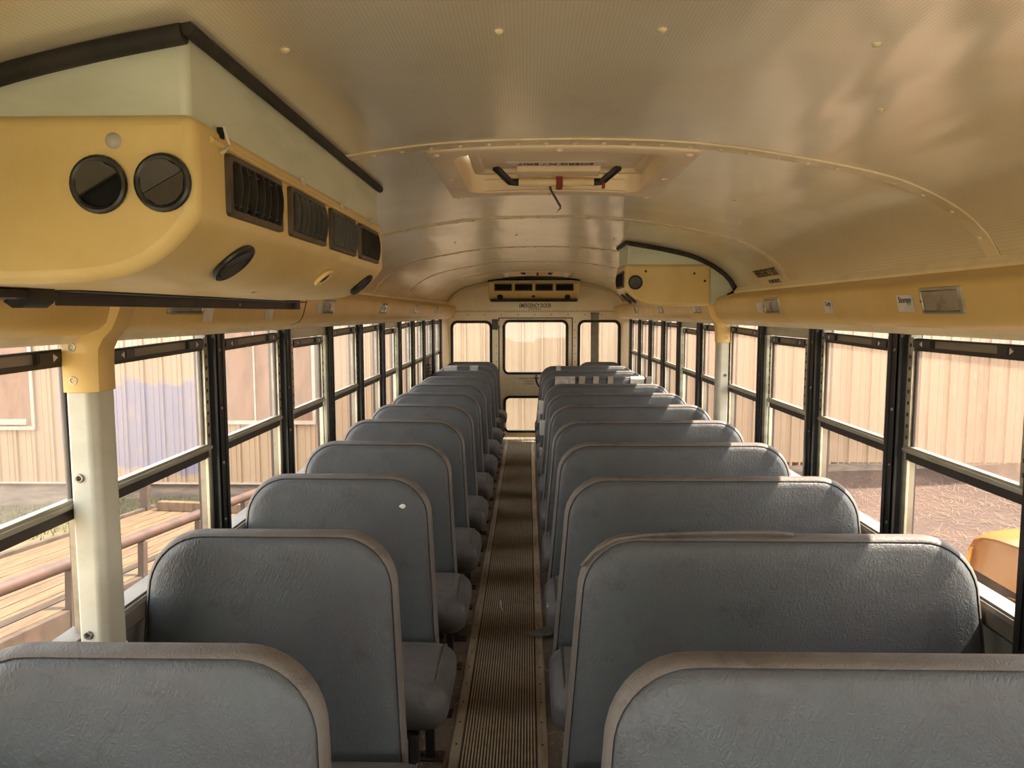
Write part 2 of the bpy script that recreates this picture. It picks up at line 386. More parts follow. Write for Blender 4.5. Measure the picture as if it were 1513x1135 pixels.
# side walls
for s, nm in ((-1, 'left'), (1, 'right')):
    mb = MB()
    mb.box(s * 1.132, s * 1.19, Y0, Y1, -.05, .812)                 # panel below the windows
    mb.box(s * 1.12, s * 1.17, Y0, Y1, 1.55, 1.76)                  # above the windows
    mb.box(s * 1.09, s * 1.17, POST0 + 9 * PITCH + .085, Y1, .806, 1.55, 1)  # solid rear corner
    mb.box(s * 1.122, s * 1.134, Y0, POST0 + 9 * PITCH + .085, .775, .786, 0)
    for k in range(-5, 16): mb.dome((s * 1.132, .4 + k * .55, .74), (-s, 0, 0), .006, .003, 8, 0, 1)
    w = mb.build('wall_' + nm, [M['grey_panel'], M['cream']])
    tag(w, 'grey metal side panel below the windows beside the %s seats' % ('two-person' if s < 0 else 'three-person'), 'wall', kind='structure')
    # window ledge
    mb = MB()
    mb.prism([(1.092, .812), (1.092, .852), (1.098, .862), (1.165, .866), (1.165, .806), (1.10, .806)], lambda p, q, t_: (s * p, t_, q), Y0, POST0 + 9 * PITCH + .085, 0)
    o = mb.build('trim_%d' % (1 if s < 0 else 2), M['ledge'])
    tag(o, 'dull metal ledge under the side windows beside the %s seats' % ('two-person' if s < 0 else 'three-person'), 'window ledge', kind='structure')
    # yellow header cove above the windows
    prof = [(1.125, 1.745), (1.10, 1.742), (1.088, 1.722), (1.003, 1.694), (.990, 1.684), (.988, 1.674), (1.004, 1.612), (1.012, 1.592), (1.024, 1.578), (1.046, 1.566), (1.125, 1.560)]
    mb = MB(); mb.prism(prof, lambda p, q, t_: (s * p, t_, q), Y0, Y1 - .002, 0)
    hd = mb.build('trim_%d' % (3 if s < 0 else 4), M['yellow'], smooth=True)
    tag(hd, 'yellow cove panel above the windows over the %s seats' % ('two-person' if s < 0 else 'three-person'), 'header panel', kind='structure')
    mb = MB(); mb.prism([(1.125, 1.562), (1.044, 1.568), (1.054, 1.558), (1.058, 1.549), (1.062, 1.545), (1.10, 1.541), (1.125, 1.541)], lambda p, q, t_: (s * p, t_, q), Y0, Y1 - .002)
    mb.build('lower_lip', M['lip'], hd, smooth=True)
    mb = MB(); mb.prism([(1.118, 1.752), (1.100, 1.752), (1.084, 1.730), (1.086, 1.720), (1.096, 1.722), (1.118, 1.742)], lambda p, q, t_: (s * p, t_, q), Y0, Y1 - .002)
    mb.build('upper_lip', M['lip'], hd, smooth=True)
    if s < 0:   # thicker cover over the front part, ending in a stepped edge
        pr = [(1.09, 1.716), (.996, 1.690), (.976, 1.684), (.973, 1.674), (.990, 1.610), (.998, 1.588), (1.012, 1.574), (1.042, 1.562), (1.042, 1.57), (1.012, 1.592), (.988, 1.674), (1.003, 1.694)]
        mb = MB(); mb.prism(pr, lambda p, q, t_: (s * p, t_, q), Y0, 3.0, 0)
        mb.build('front_cover', M['yellow'], hd, smooth=True)
        mb = MB(); mb.prism([(1.09, 1.7165), (.995, 1.691), (.975, 1.685), (.972, 1.674), (.989, 1.610), (.997, 1.588), (1.011, 1.573), (1.042, 1.561), (1.05, 1.572), (1.02, 1.60), (.995, 1.674), (1.01, 1.70)], lambda p, q, t_: (s * p, t_, q), 3.0, 3.010, 0)
        mb.build('cover_gap', M['seam'], hd)

# ------------------------------------------------------------------ rear wall with door
def rrect(x0, x1, z0, z1, r, n=6):
    P = []
    for cx_, cz_, a0 in ((x1 - r, z1 - r, 0), (x0 + r, z1 - r, 90), (x0 + r, z0 + r, 180), (x1 - r, z0 + r, 270)):
        for i in range(n + 1):
            a = math.radians(a0 + 90 * i / n); P.append((cx_ + r * math.cos(a), cz_ + r * math.sin(a)))
    return P
WINS = {'L': (-1.035, -.566, .80, 1.488), 'R': (.57, 1.052, .80, 1.496), 'U': (-.376, .395, .865, 1.499), 'D': (-.369, .388, .119, .536)}
mb = MB()
ya, yb = Y1, Y1 + .05
zt = 1.628
def wallgrid(mb, xa, xb, za, zb, holes, y0, y1, m=0):
    X = sorted(set([xa, xb] + [v for h in holes for v in h[:2]])); Z = sorted(set([za, zb] + [v for h in holes for v in h[2:]]))
    for i in range(len(X) - 1):
        for j in range(len(Z) - 1):
            cx_, cz_ = (X[i] + X[i + 1]) / 2, (Z[j] + Z[j + 1]) / 2
            if any(h[0] < cx_ < h[1] and h[2] < cz_ < h[3] for h in holes): continue
            mb.box(X[i], X[i + 1], y0, y1, Z[j], Z[j + 1], m)
DX0, DX1, DZ1 = -.455, .476, 1.552
wallgrid(mb, -1.16, 1.16, -.05, zt, [WINS['L'], WINS['R'], (DX0, DX1, -.06, DZ1)], ya, yb)
top = [(x, cz(x) + .03) for x in [-1.112 + 2.224 * i / 40 for i in range(41)]]
mb.prism(top + [(1.14, zt - .004), (-1.14, zt - .004)], lambda p, q, t_: (p, t_, q), ya - .008, yb)
wr = mb.build('wall_rear', M['cream'], smooth=True)
tag(wr, 'cream metal rear wall around the emergency door', 'wall', kind='structure')
mb = MB()
for i in range(74):
    x = -1.09 + 2.18 * i / 73; mb.dome((x, ya - .008, 1.640), (0, -1, 0), .006, .003, 8, 0, 1)
for zz in (1.592,):
    for i in range(11): mb.dome((-1.05 + 2.1 * i / 10, ya, zz), (0, -1, 0), .007, .003, 8, 0, 1)
for i in range(9):
    mb.dome((DX1 + .03, ya, .7 + .1 * i), (0, -1, 0), .006, .003, 8, 0, 1); mb.dome((DX0 - .03, ya, .7 + .1 * i), (0, -1, 0), .006, .003, 8, 0, 1)
mb.build('rivet_row', M['seam'], wr)
mb = MB(); mb.box(-1.13, 1.13, ya - .0095, ya + .002, 1.6255, 1.6285); mb.build('panel_joint', M['seam'], wr)
text('emergency_door_lettering', 'EMERGENCY DOOR', M['ink'], wr, frame_mtx((.005, ya - .0095, 1.703), (1, 0, 0), (0, 0, 1)), .072, .62, offset=.0008)
text('do_not_block_lettering', 'DO NOT BLOCK', M['ink'], wr, frame_mtx((.0, ya - .0095, 1.662), (1, 0, 0), (0, 0, 1)), .032, .66)
# the arch trim where wall meets ceiling
mb = MB()
R = []
for x in [-1.108 + 2.216 * i / 60 for i in range(61)]:
    z = cz(x); R.append([(x * .985, Y1 - .05, z * 1 - .002), (x * .985, Y1 - .012, z - .035), (x, Y1 - .006, z - .05), (x, Y1, z + .0)])
mb.rings(R, False); mb.build('arch_cove', M['cream'], wr, smooth=True)

def seal_ring(mb, W, y0, y1, w=.03, r=.055, m=0):
    x0, x1, z0, z1 = W
    a = rrect(x0 - w, x1 + w, z0 - w, z1 + w, r + w); b = rrect(x0, x1, z0, z1, r)
    a2 = rrect(x0 - w * .8, x1 + w * .8, z0 - w * .8, z1 + w * .8, r + w * .8); b2 = rrect(x0 + .004, x1 - .004, z0 + .004, z1 - .004, r)
    mb.rings([[(x, y1, z) for x, z in a], [(x, y0 + .006, z) for x, z in a], [(x, y0, z) for x, z in a2], [(x, y0, z) for x, z in b], [(x, y0 + .008, z) for x, z in b2], [(x, y1, z) for x, z in b2], [(x, y1, z) for x, z in a]], True, m=m)
wn = [1]
for key, lab in (('L', 'rear window beside the last two-person seat'), ('R', 'rear window with a grey strap hanging over it')):
    W = WINS[key]
    r = thing('window_%d' % wn[0], ((W[0] + W[1]) / 2, Y1, W[2]), 'black sealed ' + lab, 'window', kind='structure'); wn[0] += 1
    mb = MB(); seal_ring(mb, W, Y1 - .014, Y1 + .03); mb.build('rubber_seal', M['rubber'], r, smooth=True)
    mb = MB(); mb.box(W[0] - .01, W[1] + .01, Y1 + .022, Y1 + .026, W[2] - .01, W[3] + .01); mb.build('pane', M['glass_b'], r)
door = thing('door_1', (0, Y1, 0), 'cream emergency door with two black sealed windows in the rear wall', 'door', kind='structure')
mb = MB(); wallgrid(mb, DX0 + .008, DX1 - .008, .03, DZ1 - .008, [WINS['U'], WINS['D']], Y1 + .002, Y1 + .045)
mb.build('door_leaf', M['cream'], door, bevel=.003)
mb = MB()
mb.box(DX0 - .004, DX0 + .008, Y1 - .0015, Y1 + .03, 0, DZ1); mb.box(DX1 - .008, DX1 + .004, Y1 - .0015, Y1 + .03, 0, DZ1); mb.box(DX0, DX1, Y1 - .0015, Y1 + .03, DZ1 - .008, DZ1 + .003)
mb.build('door_gap', M['seam'], door)
mb = MB(); mb.box(DX0 + .02, DX1 - .02, Y1 - .004, Y1 + .02, .60, .612); mb.box(DX0 + .02, DX1 - .02, Y1 - .004, Y1 + .02, .80, .808); mb.build('pressed_rib', M['cream'], door, bevel=.002)
for key in 'UD':
    W = WINS[key]
    mb = MB(); seal_ring(mb, W, Y1 - .012, Y1 + .03); sl = mb.build('window_seal', M['rubber'], door, smooth=True)
    mb = MB(); mb.box(W[0] - .01, W[1] + .01, Y1 + .024, Y1 + .028, W[2] - .01, W[3] + .01); mb.build('pane', M['glass_b'], sl)
for i, (b, z, x, sz) in enumerate((('EMERGENCY EXIT', .782, -.105, .034), ('TO OPEN DOOR', .747, -.072, .026), ('LIFT HANDLE UP', .716, -.072, .026))):
    text('instruction_lettering', b, M['ink'], door, frame_mtx((x, Y1 + .001, z), (1, 0, 0), (0, 0, 1)), sz, .66)
mb = MB(); P1 = []; P2 = []
for i in range(13):
    a = math.radians(180 + 62 * i / 12); cx_, cz_ = .135, .79
    P1.append((cx_ + .128 * math.cos(a), cz_ + .155 * math.sin(a))); P2.append((cx_ + .105 * math.cos(a), cz_ + .132 * math.sin(a)))
mb.rings([[(x, Y1 + .0005, z) for x, z in P1], [(x, Y1 + .0005, z) for x, z in P2]], False)
mb.add([(-.018, Y1 + .0005, .785), (.058, Y1 + .0005, .780), (.022, Y1 + .0005, .835)], [(0, 1, 2)])
mb.build('lift_arrow', M['ink'], door, fix=False)
mb = MB(); mb.box(.08, .20, Y1 - .05, Y1 - .02, .76, .78); mb.tube([(.1, Y1, .77), (.1, Y1 - .035, .77)], .012); mb.build('handle', M['alu'], door, bevel=.004)
r = thing('door_check_box', (-.50, Y1 - .01, 1.405), 'small black box beside the top hinge corner of the emergency door', 'door bracket')
mb = MB(); mb.box(-.538, -.464, Y1 - .045, Y1 - .001, 1.405, 1.535); b_ = mb.build('cover', M['plastic'], r, bevel=.006)
mb = MB(); mb.box(-.462, -.375, Y1 - .012, Y1 + .001, 1.455, 1.512); mb.dome((-.40, Y1 - .012, 1.485), (0, -1, 0), .009, .004); mb.build('bracket', M['cream'], r, bevel=.003)
# strap over the rear window
r = thing('hanging_strap', (.756, Y1 - .02, .8), 'flat grey strip hanging from the rivet row over the rear window', 'strap')
mb = MB(); mb.rings([[(x, Y1 - .022 + d + .01 * math.sin(z * 5), z) for x, d in ((.705, 0), (.805, 0), (.805, .008), (.705, .008))] for z in [.82 + .79 * i / 12 for i in range(13)]], True, True, True)
mb.build('strip', M['strap'], r, bevel=.002)
mb = MB(); mb.box(.70, .81, Y1 - .026, Y1 - .006, 1.595, 1.618); mb.dome((.756, Y1 - .026, 1.607), (0, -1, 0), .008, .004); mb.build('clamp', M['alu_dark'], r, bevel=.003)

# ------------------------------------------------------------------ side windows
SASH = {(-1, 0): .4, (-1, 1): 1.0, (-1, -1): .8, (1, 1): 1.05, (1, 3): 1.2, (1, 2): .0, (1, 5): .6, (-1, 3): .9, (-1, 4): 1.0, (-1, 5): .3, (-1, 6): 1.2, (-1, 7): 1.2, (-1, 8): .8, (-1, 9): .8}
SASH[(-1, 0)] = 1.15
for s in (-1, 1):
    side = 'two-person' if s < 0 else 'three-person'
    for k in range(-4, 10):
        y0 = POST0 + (k - 1) * PITCH + PW; y1 = POST0 + k * PITCH
        push = k in (2, 5)
        desc = 'push-out sliding bus window with a red handle' if push else 'sliding bus window'
        nth = ('%s from the front posts' % ORD[k]) if k >= 0 else 'ahead of the front row'
        r = thing('window_%d' % wn[0], (s * 1.12, (y0 + y1) / 2, .89),
                  'black-posted %s on the %s seat side, %s' % (desc, side, ('%s behind the grey column' % ORD[k] if s < 0 else '%s bay counted from the front' % ORD[k]) if k >= 0 else 'bay %s ahead of the front seats' % ['one', 'two', 'three', 'four'][-k - 1]), 'window', kind='structure')
        wn[0] += 1
        X = lambda v: s * v
        # outer frame
        mb = MB(); t0 = .016
        mb.box(X(1.104), X(1.138), y0, y0 + t0, .86, 1.545); mb.box(X(1.104), X(1.138), y1 - t0, y1, .86, 1.545)
        mb.box(X(1.104), X(1.16), y0, y1, .852, .869, 1)
        mb.box(X(1.098), X(1.125), y0, y1, 1.541, 1.556)
        ztop = 1.532
        if push:
            mb.box(X(1.098), X(1.112), y0, y1, 1.500, 1.545); mb.box(X(1.092), X(1.112), y0, y0 + .04, .86, 1.50); mb.box(X(1.092), X(1.112), y1 - .04, y1, .86, 1.50)
            ztop = 1.498
        mb.build('frame', [M['alu'] if push else M['alu_dark'], M['ledge']], r, bevel=.002)
        ins = .04 if push else 0
        ya_, yb_ = y0 + ins, y1 - ins
        # perforated track strips
        for (a, b) in ((ya_ + .014, ya_ + .04), (yb_ - .042, yb_ - .014)):
            mb = MB(); mb.box(X(1.100), X(1.112), a, b, 1.19, ztop)
            z = 1.215
            while z < ztop - .02:
                mb.box(X(1.0985), X(1.101), (a + b) / 2 - .005, (a + b) / 2 + .004, z, z + .011, 1); z += .036
            mb.build('track', [M['alu'], M['seam']], r)
        # black post on the far side of the bay
        mb = MB()
        mb.box(X(1.082), X(1.088), y1, y1 + PW, .76 if k in (-1,) else .81, 1.552); mb.box(X(1.082), X(1.135), y1 + .008, y1 + .020, .81, 1.552); mb.box(X(1.078), X(1.135), y1 + .052, y1 + .066, .81, 1.552)
        mb.box(X(1.088), X(1.16), y1 + .018, y1 + .06, .81, 1.552)
        for z in (1.49, 1.30, 1.12, .93): mb.dome((X(1.082), y1 + .035, z), (-s, 0, 0), .007, .004, 8, 1, 2)
        mb.build('post', [M['black_post'], M['screw']], r)
        # meeting rail
        mb = MB(); mb.box(X(1.096), X(1.118), ya_ + .01, yb_ - .01, 1.176, 1.186); mb.box(X(1.100), X(1.12), ya_ + .01, yb_ - .01, 1.172, 1.194); mb.build('meeting_rail', M['alu'], r, bevel=.0015)
        mb = MB(); mb.box(X(1.108), X(1.136), ya_ + .012, yb_ - .012, 1.146, 1.172); mb.build('lower_rail', M['bronze'], r)
        # upper sash
        zs0, zs1 = ztop - .040, ztop - .004
        mb = MB()
        mb.box(X(1.106), X(1.118), ya_ + .04, yb_ - .04, zs0 + .010, zs1); mb.box(X(1.104), X(1.12), ya_ + .04, yb_ - .04, zs0, zs0 + .012, 1); mb.box(X(1.104), X(1.12), ya_ + .04, yb_ - .04, zs1 - .003, zs1 + .002, 1)
        mb.box(X(1.108), X(1.118), ya_ + .04, ya_ + .052, 1.194, zs0, 1); mb.box(X(1.108), X(1.118), yb_ - .052, yb_ - .042, 1.194, zs0, 1)
        us = mb.build('upper_sash', [M['alu_dark'], M['bronze']], r)
        mb = MB(); mb.box(X(1.1125), X(1.1155), ya_ + .045, yb_ - .045, 1.194, zs0 + .004); mb.build('upper_pane', M['glass_l' if s < 0 else 'glass_r'], us)
        for sg, yy in ((1, ya_ + .045), (-1, yb_ - .047)):
            mb = MB(); mb.box(X(1.096), X(1.108), yy, yy + sg * .105, zs0 + .011, zs1 - .002, 0); mb.box(X(1.0945), X(1.1), yy + sg * .062, yy + sg * .10, zs0 + .013, zs1 - .004, 0)
            tri = [(yy + sg * .054, zs0 + .014), (yy + sg * .054, zs1 - .006), (yy + sg * .040, (zs0 + zs1) / 2 + .004)]
            mb.prism(tri, lambda p, q, t_: (X(t_), p, q), 1.0945, 1.098, 1)
            mb.build('latch', [M['plastic'], M['white']], us)
        ang = SASH.get((s, k), 0)
        if ang:
            us.rotation_euler.x = math.radians(ang); us.location.z = -.004 * ang
            us.location.y = math.sin(math.radians(ang)) * .61
        # lower pane, or a louvred vent in one bay
        lp_mat = M['glass_lower']
        mb = MB(); mb.box(X(1.110), X(1.113), ya_ + .012, yb_ - .012, .868, 1.15); mb.build('lower_pane', lp_mat, r)
        mb = MB(); mb.box(X(1.102), X(1.112), yb_ - .034, yb_ - .016, .868, 1.15); mb.box(X(1.102), X(1.112), ya_ + .016, ya_ + .030, .868, 1.15); mb.build('lower_stile', M['alu'], r, bevel=.002)
        if s < 0 and k == 8:
            mb = MB(); mb.box(X(1.122), X(1.127), ya_ + .03, yb_ - .03, .868, 1.15, 0)
            for i in range(5): mb.obox((X(1.108), ya_ + .06, .915 + .036 * i), (0, yb_ - ya_ - .12, 0), (X(.014), 0, .014), (0, 0, .012), 1)
            mb.build('louvre', [M['cloth_tape'], M['bronze']], r)
        if push:
            yc = (y0 + y1) / 2 + .03
            mb = MB(); mb.tube([(X(1.075), yc - .09, .885), (X(1.06), yc - .05, .918), (X(1.06), yc + .08, .918), (X(1.075), yc + .12, .885)], .011, 8); mb.build('release_handle', M['pinkred'], r, smooth=True)
            mb = MB(); mb.box(X(1.08), X(1.105), yc - .12, yc + .14, .864, .892); mb.build('latch_base', M['plastic'], r, bevel=.004)

# ------------------------------------------------------------------ columns (roof bow covers)
for s, yc, lab in ((-1, 1.60, 'pale grey column with a yellow top bracket beside the front two-person seat'), (1, 4.385, 'pale grey column with a yellow top bracket under the far ceiling unit')):
    r = thing('bow_column', (s * 1.07, yc + .04, .60), lab, 'column')
    ye = yc + .085
    prof = [(1.095, yc), (1.048, yc), (1.033, yc + .016), (1.031, ye - .008), (1.04, ye), (1.095, ye)]
    mb = MB(); mb.prism(prof, lambda p, q, t_: (s * p, q, t_), .62, 1.44); mb.build('shaft', M['column'], r, smooth=True, bevel=.006)
    def brk(d): return [[(s * (xo - .001), yc - d, z), (s * (xi + .016), yc - d, z), (s * (xi - d), yc + .016 - d, z), (s * (xi - d), ye - .008, z), (s * (xi + .006), ye + d, z), (s * (xo - .001), ye + d, z)] for z, xi, xo in ((1.436, 1.031, 1.098), (1.50, 1.031, 1.098), (1.53, 1.029, 1.098), (1.552, 1.018, 1.098), (1.575, .996, 1.092), (1.60, .984, 1.05), (1.63, .972, 1.03), (1.685, .958, 1.02), (1.70, .965, 1.02))]
    mb = MB(); mb.rings(brk(.004), True, True, True); mb.build('top_bracket', M['yellow'], r, smooth=True)
    mb = MB(); mb.rings([[(s * 1.097, yc - .003, z), (s * 1.048, yc - .003, z), (s * 1.031, yc + .014, z), (s * 1.029, ye - .008, z), (s * 1.04, ye + .003, z), (s * 1.097, ye + .003, z)] for z in (.60, .835)], True, True, True); mb.build('base_cover', M['yellow'], r, smooth=True)
    mb = MB()
    for z in (1.535, 1.462, 1.245, .885): mb.torus((s * 1.074, yc - .003, z), (0, -1, 0), .0075, .0028, 14, 6); mb.dome((s * 1.074, yc - .001, z), (0, -1, 0), .005, .002, 8, 1, 1)
    mb.build('screws', [M['screw'], M['seam']], r, smooth=True)

# ------------------------------------------------------------------ seats
def back_outline(hw, taper, z0, z1, r, ins, n=9):
    xt = hw - taper; P = []
    rr = max(r - ins * .6, .02)
    xb, zt_ = hw - ins, z1 - ins
    P.append((xb, z0 + min(ins, .03)))
    for i in range(1, 5): f = i / 5; P.append((xb - taper * f, z0 + (zt_ - rr - z0) * f))
    for i in range(n + 1):
        a = math.radians(90 * i / n); P.append((xt - ins - rr + rr * math.cos(a), zt_ - rr + rr * math.sin(a)))
    for i in range(1, 4):
        f = i / 4; P.append(((xt - ins - rr) * (1 - 2 * f), zt_))
    Q = [(-x, z) for x, z in P[:5 + n + 1]][::-1]
    return P[:5 + n + 1 + 3] + Q
REC = .11
def seat_back_ring(hw, tp, z0, z1, r, ins, y): return [(x, y + (z - z1) * REC, z) for x, z in back_outline(hw, tp, z0, z1, r, ins)]
def make_seat(hw, aisle, over, label, group, ztop=1.033, r=.148, taper=.032):
    root = thing('bus_seat', (0, 0, 0), label, 'bus seat', group)
    a = (hw, taper, .36, ztop, r)
    mb = MB(); mb.rings([seat_back_ring(*a, i, y) for i, y in ((.0125, .005), (.0165, -.0015), (.034, -.007), (.09, -.011), (.15, -.015))], True, False, True)
    mb.rings([seat_back_ring(*a, i, y) for i, y in ((.012, .050), (.03, .056), (.10, .060))], True, False, True)
    bk = mb.build('backrest', M['vinyl'], root, smooth=True)
    mb = MB(); mb.rings([seat_back_ring(*a, i, y) for i, y in ((.013, .007), (.0105, .001), (.006, .003), (.002, .010), (.0, .020), (-.001, .030), (.002, .043), (.013, .0515))], True)
    mb.build('edge_binding', M['binding'], bk, smooth=True)
    # cushion: rounded, slightly crowned box
    x0, x1 = (-hw + .02, hw + over) if aisle > 0 else (-hw - over, hw - .02)
    cy0, cy1, zb, zc = -.45, -.085, .325, .476
    mb = MB(); NX, NY, NZ, rad = 26, 16, 9, .055
    cx_, cyy, czz = (x0 + x1) / 2, (cy0 + cy1) / 2, (zb + zc) / 2; hx, hy, hz = (x1 - x0) / 2, (cy1 - cy0) / 2, (zc - zb) / 2
    def cpt(u, v, w):
        p = Vector((u * hx, v * hy, w * hz)); q = Vector((max(-hx + rad, min(hx - rad, p.x)), max(-hy + rad, min(hy - rad, p.y)), max(-hz + rad, min(hz - rad, p.z))))
        d = p - q
        if d.length > 1e-9: p = q + d.normalized() * rad
        if w > -.5: p.z += .014 * (1 - u ** 4) * (1 - v * v) * (w + .5) / 1.5
        p.x += .008 * u * (1 - w * w)
        p.z -= .018 * max(0, -v - .3) * (1 if w > 0 else .0)
        return (cx_ + p.x, cyy + p.y, czz + p.z)
    L = lambda n, i: -1 + 2 * i / n
    bm = bmesh.new(); cache = {}
    def vert(u, v, w):
        key = (round(u, 4), round(v, 4), round(w, 4))
        if key not in cache: cache[key] = bm.verts.new(cpt(u, v, w))
        return cache[key]
    def patch(nu, nv, fn):
        for i in range(nu):
            for j in range(nv): bm.faces.new([vert(*fn(L(nu, i), L(nv, j))), vert(*fn(L(nu, i + 1), L(nv, j))), vert(*fn(L(nu, i + 1), L(nv, j + 1))), vert(*fn(L(nu, i), L(nv, j + 1)))])
    for w in (-1, 1): patch(NX, NY, lambda p, q: (p, q, w))
    for v in (-1, 1): patch(NX, NZ, lambda p, q: (p, v, q))
    for u in (-1, 1): patch(NY, NZ, lambda p, q: (u, p, q))
    bmesh.ops.recalc_face_normals(bm, faces=bm.faces)
    me = bpy.data.meshes.new('cushion'); bm.to_mesh(me); bm.free(); me.materials.append(M['cushion']); me.polygons.foreach_set('use_smooth', [True] * len(me.polygons))
    cu = bpy.data.objects.new('cushion', me); COL.objects.link(cu); cu.parent = root; OFF[cu.name] = Vector()
    mb = MB(); sx = (x1 - .03) if aisle > 0 else (x0 + .03)
    pth = [(sx, cy1 - .01, zc - .02), (sx, cy1 - .06, zc + .0015), (sx, cyy, zc + .004), (sx, cy0 + .09, zc - .004), (sx, cy0 + .035, zc - .028), (sx, cy0 + .008, zc - .06), (sx, cy0 + .006, zb + .05), (sx, cy0 + .03, zb + .02)]
    mb.tube(pth, .003, 6); mb.build('side_piping', M['cushion'], cu, smooth=True)
    # steel frame and legs
    fx = (x1 - .10) if aisle > 0 else (x0 + .10); wx = -hw + .01 if aisle > 0 else hw - .01
    mb = MB()
    for yy in (-.40, -.12): mb.tube([(fx, yy, .305), (wx, yy, .305)], .014)
    mb.tube([(fx, -.40, .305), (fx, -.12, .305)], .014); mb.box(min(fx, wx) + .02, max(fx, wx) - .02, -.40, -.11, .312, .326)
    mb.box(min(fx, wx) + .02, max(fx, wx) - .02, -.05, -.03, .30, .38)
    mb.build('seat_frame', M['black_steel'], root)
    for yy, lean in ((-.40, -.03), (-.06, .03)):
        mb = MB(); mb.rings([[(fx + dx, yy + dy + lean * (1 - z / .305), z) for dx, dy in ((-.016, -.016), (.016, -.016), (.016, .016), (-.016, .016))] for z in (.006, .15, .312)], True, True, True)
        lg = mb.build('leg', M['black_steel'], root, bevel=.005)
        mb = MB(); mb.box(fx - .05, fx + .05, yy + lean - .03, yy + lean + .03, 0, .008); mb.dome((fx + .032 * aisle, yy + lean, .008), (0, 0, 1), .011, .01, 6); mb.dome((fx - .032 * aisle, yy + lean, .008), (0, 0, 1), .011, .01, 6)
        mb.build('foot_plate', M['rusty'], lg, bevel=.002)
    return root
S_ = .693
LEFTX, LHW = -.760, .365
RIGHTX, RHW = .563, .562
lab2 = 'narrow grey two-person bus seat, %s row from the front%s'
lab3 = 'wide grey three-person bus seat, %s row from the front%s'
exl = {1: ', beside the grey column', 2: ', with a white chip', 10: ', patched with clear tape', 11: ', against the rear wall'}
exr = {1: ', with torn top piping', 8: ', with tan tape strips', 10: ', the rearmost of its kind'}
seat2 = make_seat(LHW, 1, .060, lab2 % (ORD[0], ''), 'grey two-person bus seats')
seat3 = make_seat(RHW, -1, .004, lab3 % (ORD[0], ''), 'grey three-person bus seats', taper=.046)
rows2, rows3 = [], []
for k in range(12):
    o = seat2 if k == 0 else copy_tree(seat2)
    o.location = (LEFTX, 1.206 + k * S_, 0); tag(o, lab2 % (ORD[k], exl.get(k, ''))); rows2.append(o)
for k in range(11):
    o = seat3 if k == 0 else copy_tree(seat3)
    o.location = (RIGHTX, 1.190 + k * S_, 0); tag(o, lab3 % (ORD[k], exr.get(k, ''))); rows3.append(o)
last = make_seat(.312, -1, .01, 'narrow dark grey vinyl bus seat beside the emergency door under the grey strap', None)
last.location = (.775, 1.19 + 11 * S_, 0); last['group'] = 'grey three-person bus seats'
for o in (last,):
    if 'group' in o: del o['group']

def backpart(seat): return [c for c in children(seat) if c.name.split('.')[0] == 'backrest'][0]
ZT = 1.033
def face_y(z): return (z - ZT) * REC - .0115
def face_patch(seat, name, x0, x1, z0, z1, mat, over=True, slant=0):
    """thin strip stuck on the front of a backrest, wrapped over its top edge"""
    mb = MB(); p = []
    zs_ = [z0 + (z1 - z0) * i / 6 for i in range(7)]
    fy = [(z, face_y(z) - .010 if z < .945 else face_y(z) - .010 + .012 * ((z - .945) / .09) ** 2) for z in zs_]
    if over: fy += [(ZT + .0035, .006), (ZT + .0055, .025), (ZT, .053), (.95, .063 + (.95 - ZT) * REC)]
    R = []
    for i, (z, y) in enumerate(fy):
        o = slant * (z - z1); R.append([(x0 + o, y - .002, z), (x1 + o, y - .002, z), (x1 + o, y + .001, z), (x0 + o, y + .001, z)])
    mb.rings(R, True, True, True)
    off = OFF.get(seat.name)
    o = mb.build(name, mat); o.parent = backpart(seat); o.matrix_parent_inverse = Matrix.Identity(4); return o
# tape repairs
for x0, x1, mt, ov in ((-.245, -.10, 'tape', True), (.04, .13, 'tape', True)):
    face_patch(rows2[10], 'tape_patch', x0, x1, .80, 1.015, M[mt], ov)
for x0, x1, mt in ((-.40, -.22, 'tape'), (-.185, -.13, 'cloth_tape'), (-.055, -.005, 'cloth_tape'), (.075, .125, 'cloth_tape'), (.28, .40, 'tape'), (.42, .47, 'cloth_tape')):
    face_patch(rows3[8], 'tape_strip', x0, x1, .82, 1.015, M[mt], True, .1)
face_patch(rows3[10], 'tape_patch', -.34, -.29, .945, 1.015, M['tape'], True)
for st, zz in ((rows3[8], .70), (rows3[7], .62), (rows3[7], .40), (rows3[9], .52)):
    mb = MB(); mb.box(-RHW + .012, -RHW + .06, -.012 + (zz - 1.015) * REC, .05 + (zz - 1.015) * REC, zz, zz + .12)
    o = mb.build('edge_tape', M['white'], bevel=.004); o.parent = backpart(st)
mb = MB(); mb.rings([[(.235 + .012 * math.cos(a) * w, face_y(.93) - .004 - d, .93 + .009 * math.sin(a) * w) for a in [2 * PI * i / 7 + .3 * math.sin(i * 3) for i in range(7)]] for w, d in ((1, 0), (.8, .002))], True, True, True)
o = mb.build('paint_chip', M['white']); o.parent = backpart(rows2[2])
# torn top piping on the second wide seat
mb = MB()
mb.tube([(-.505, .0, .955), (-.475, -.002, .992), (-.42, .0, 1.024), (-.34, .004, 1.036), (-.26, .005, 1.039), (-.18, .006, 1.041), (-.08, .006, 1.043), (.0, .008, 1.042), (.04, .014, 1.036)], .0055, 6)
o = mb.build('torn_piping', M['binding'], smooth=True); o.parent = backpart(rows3[1])
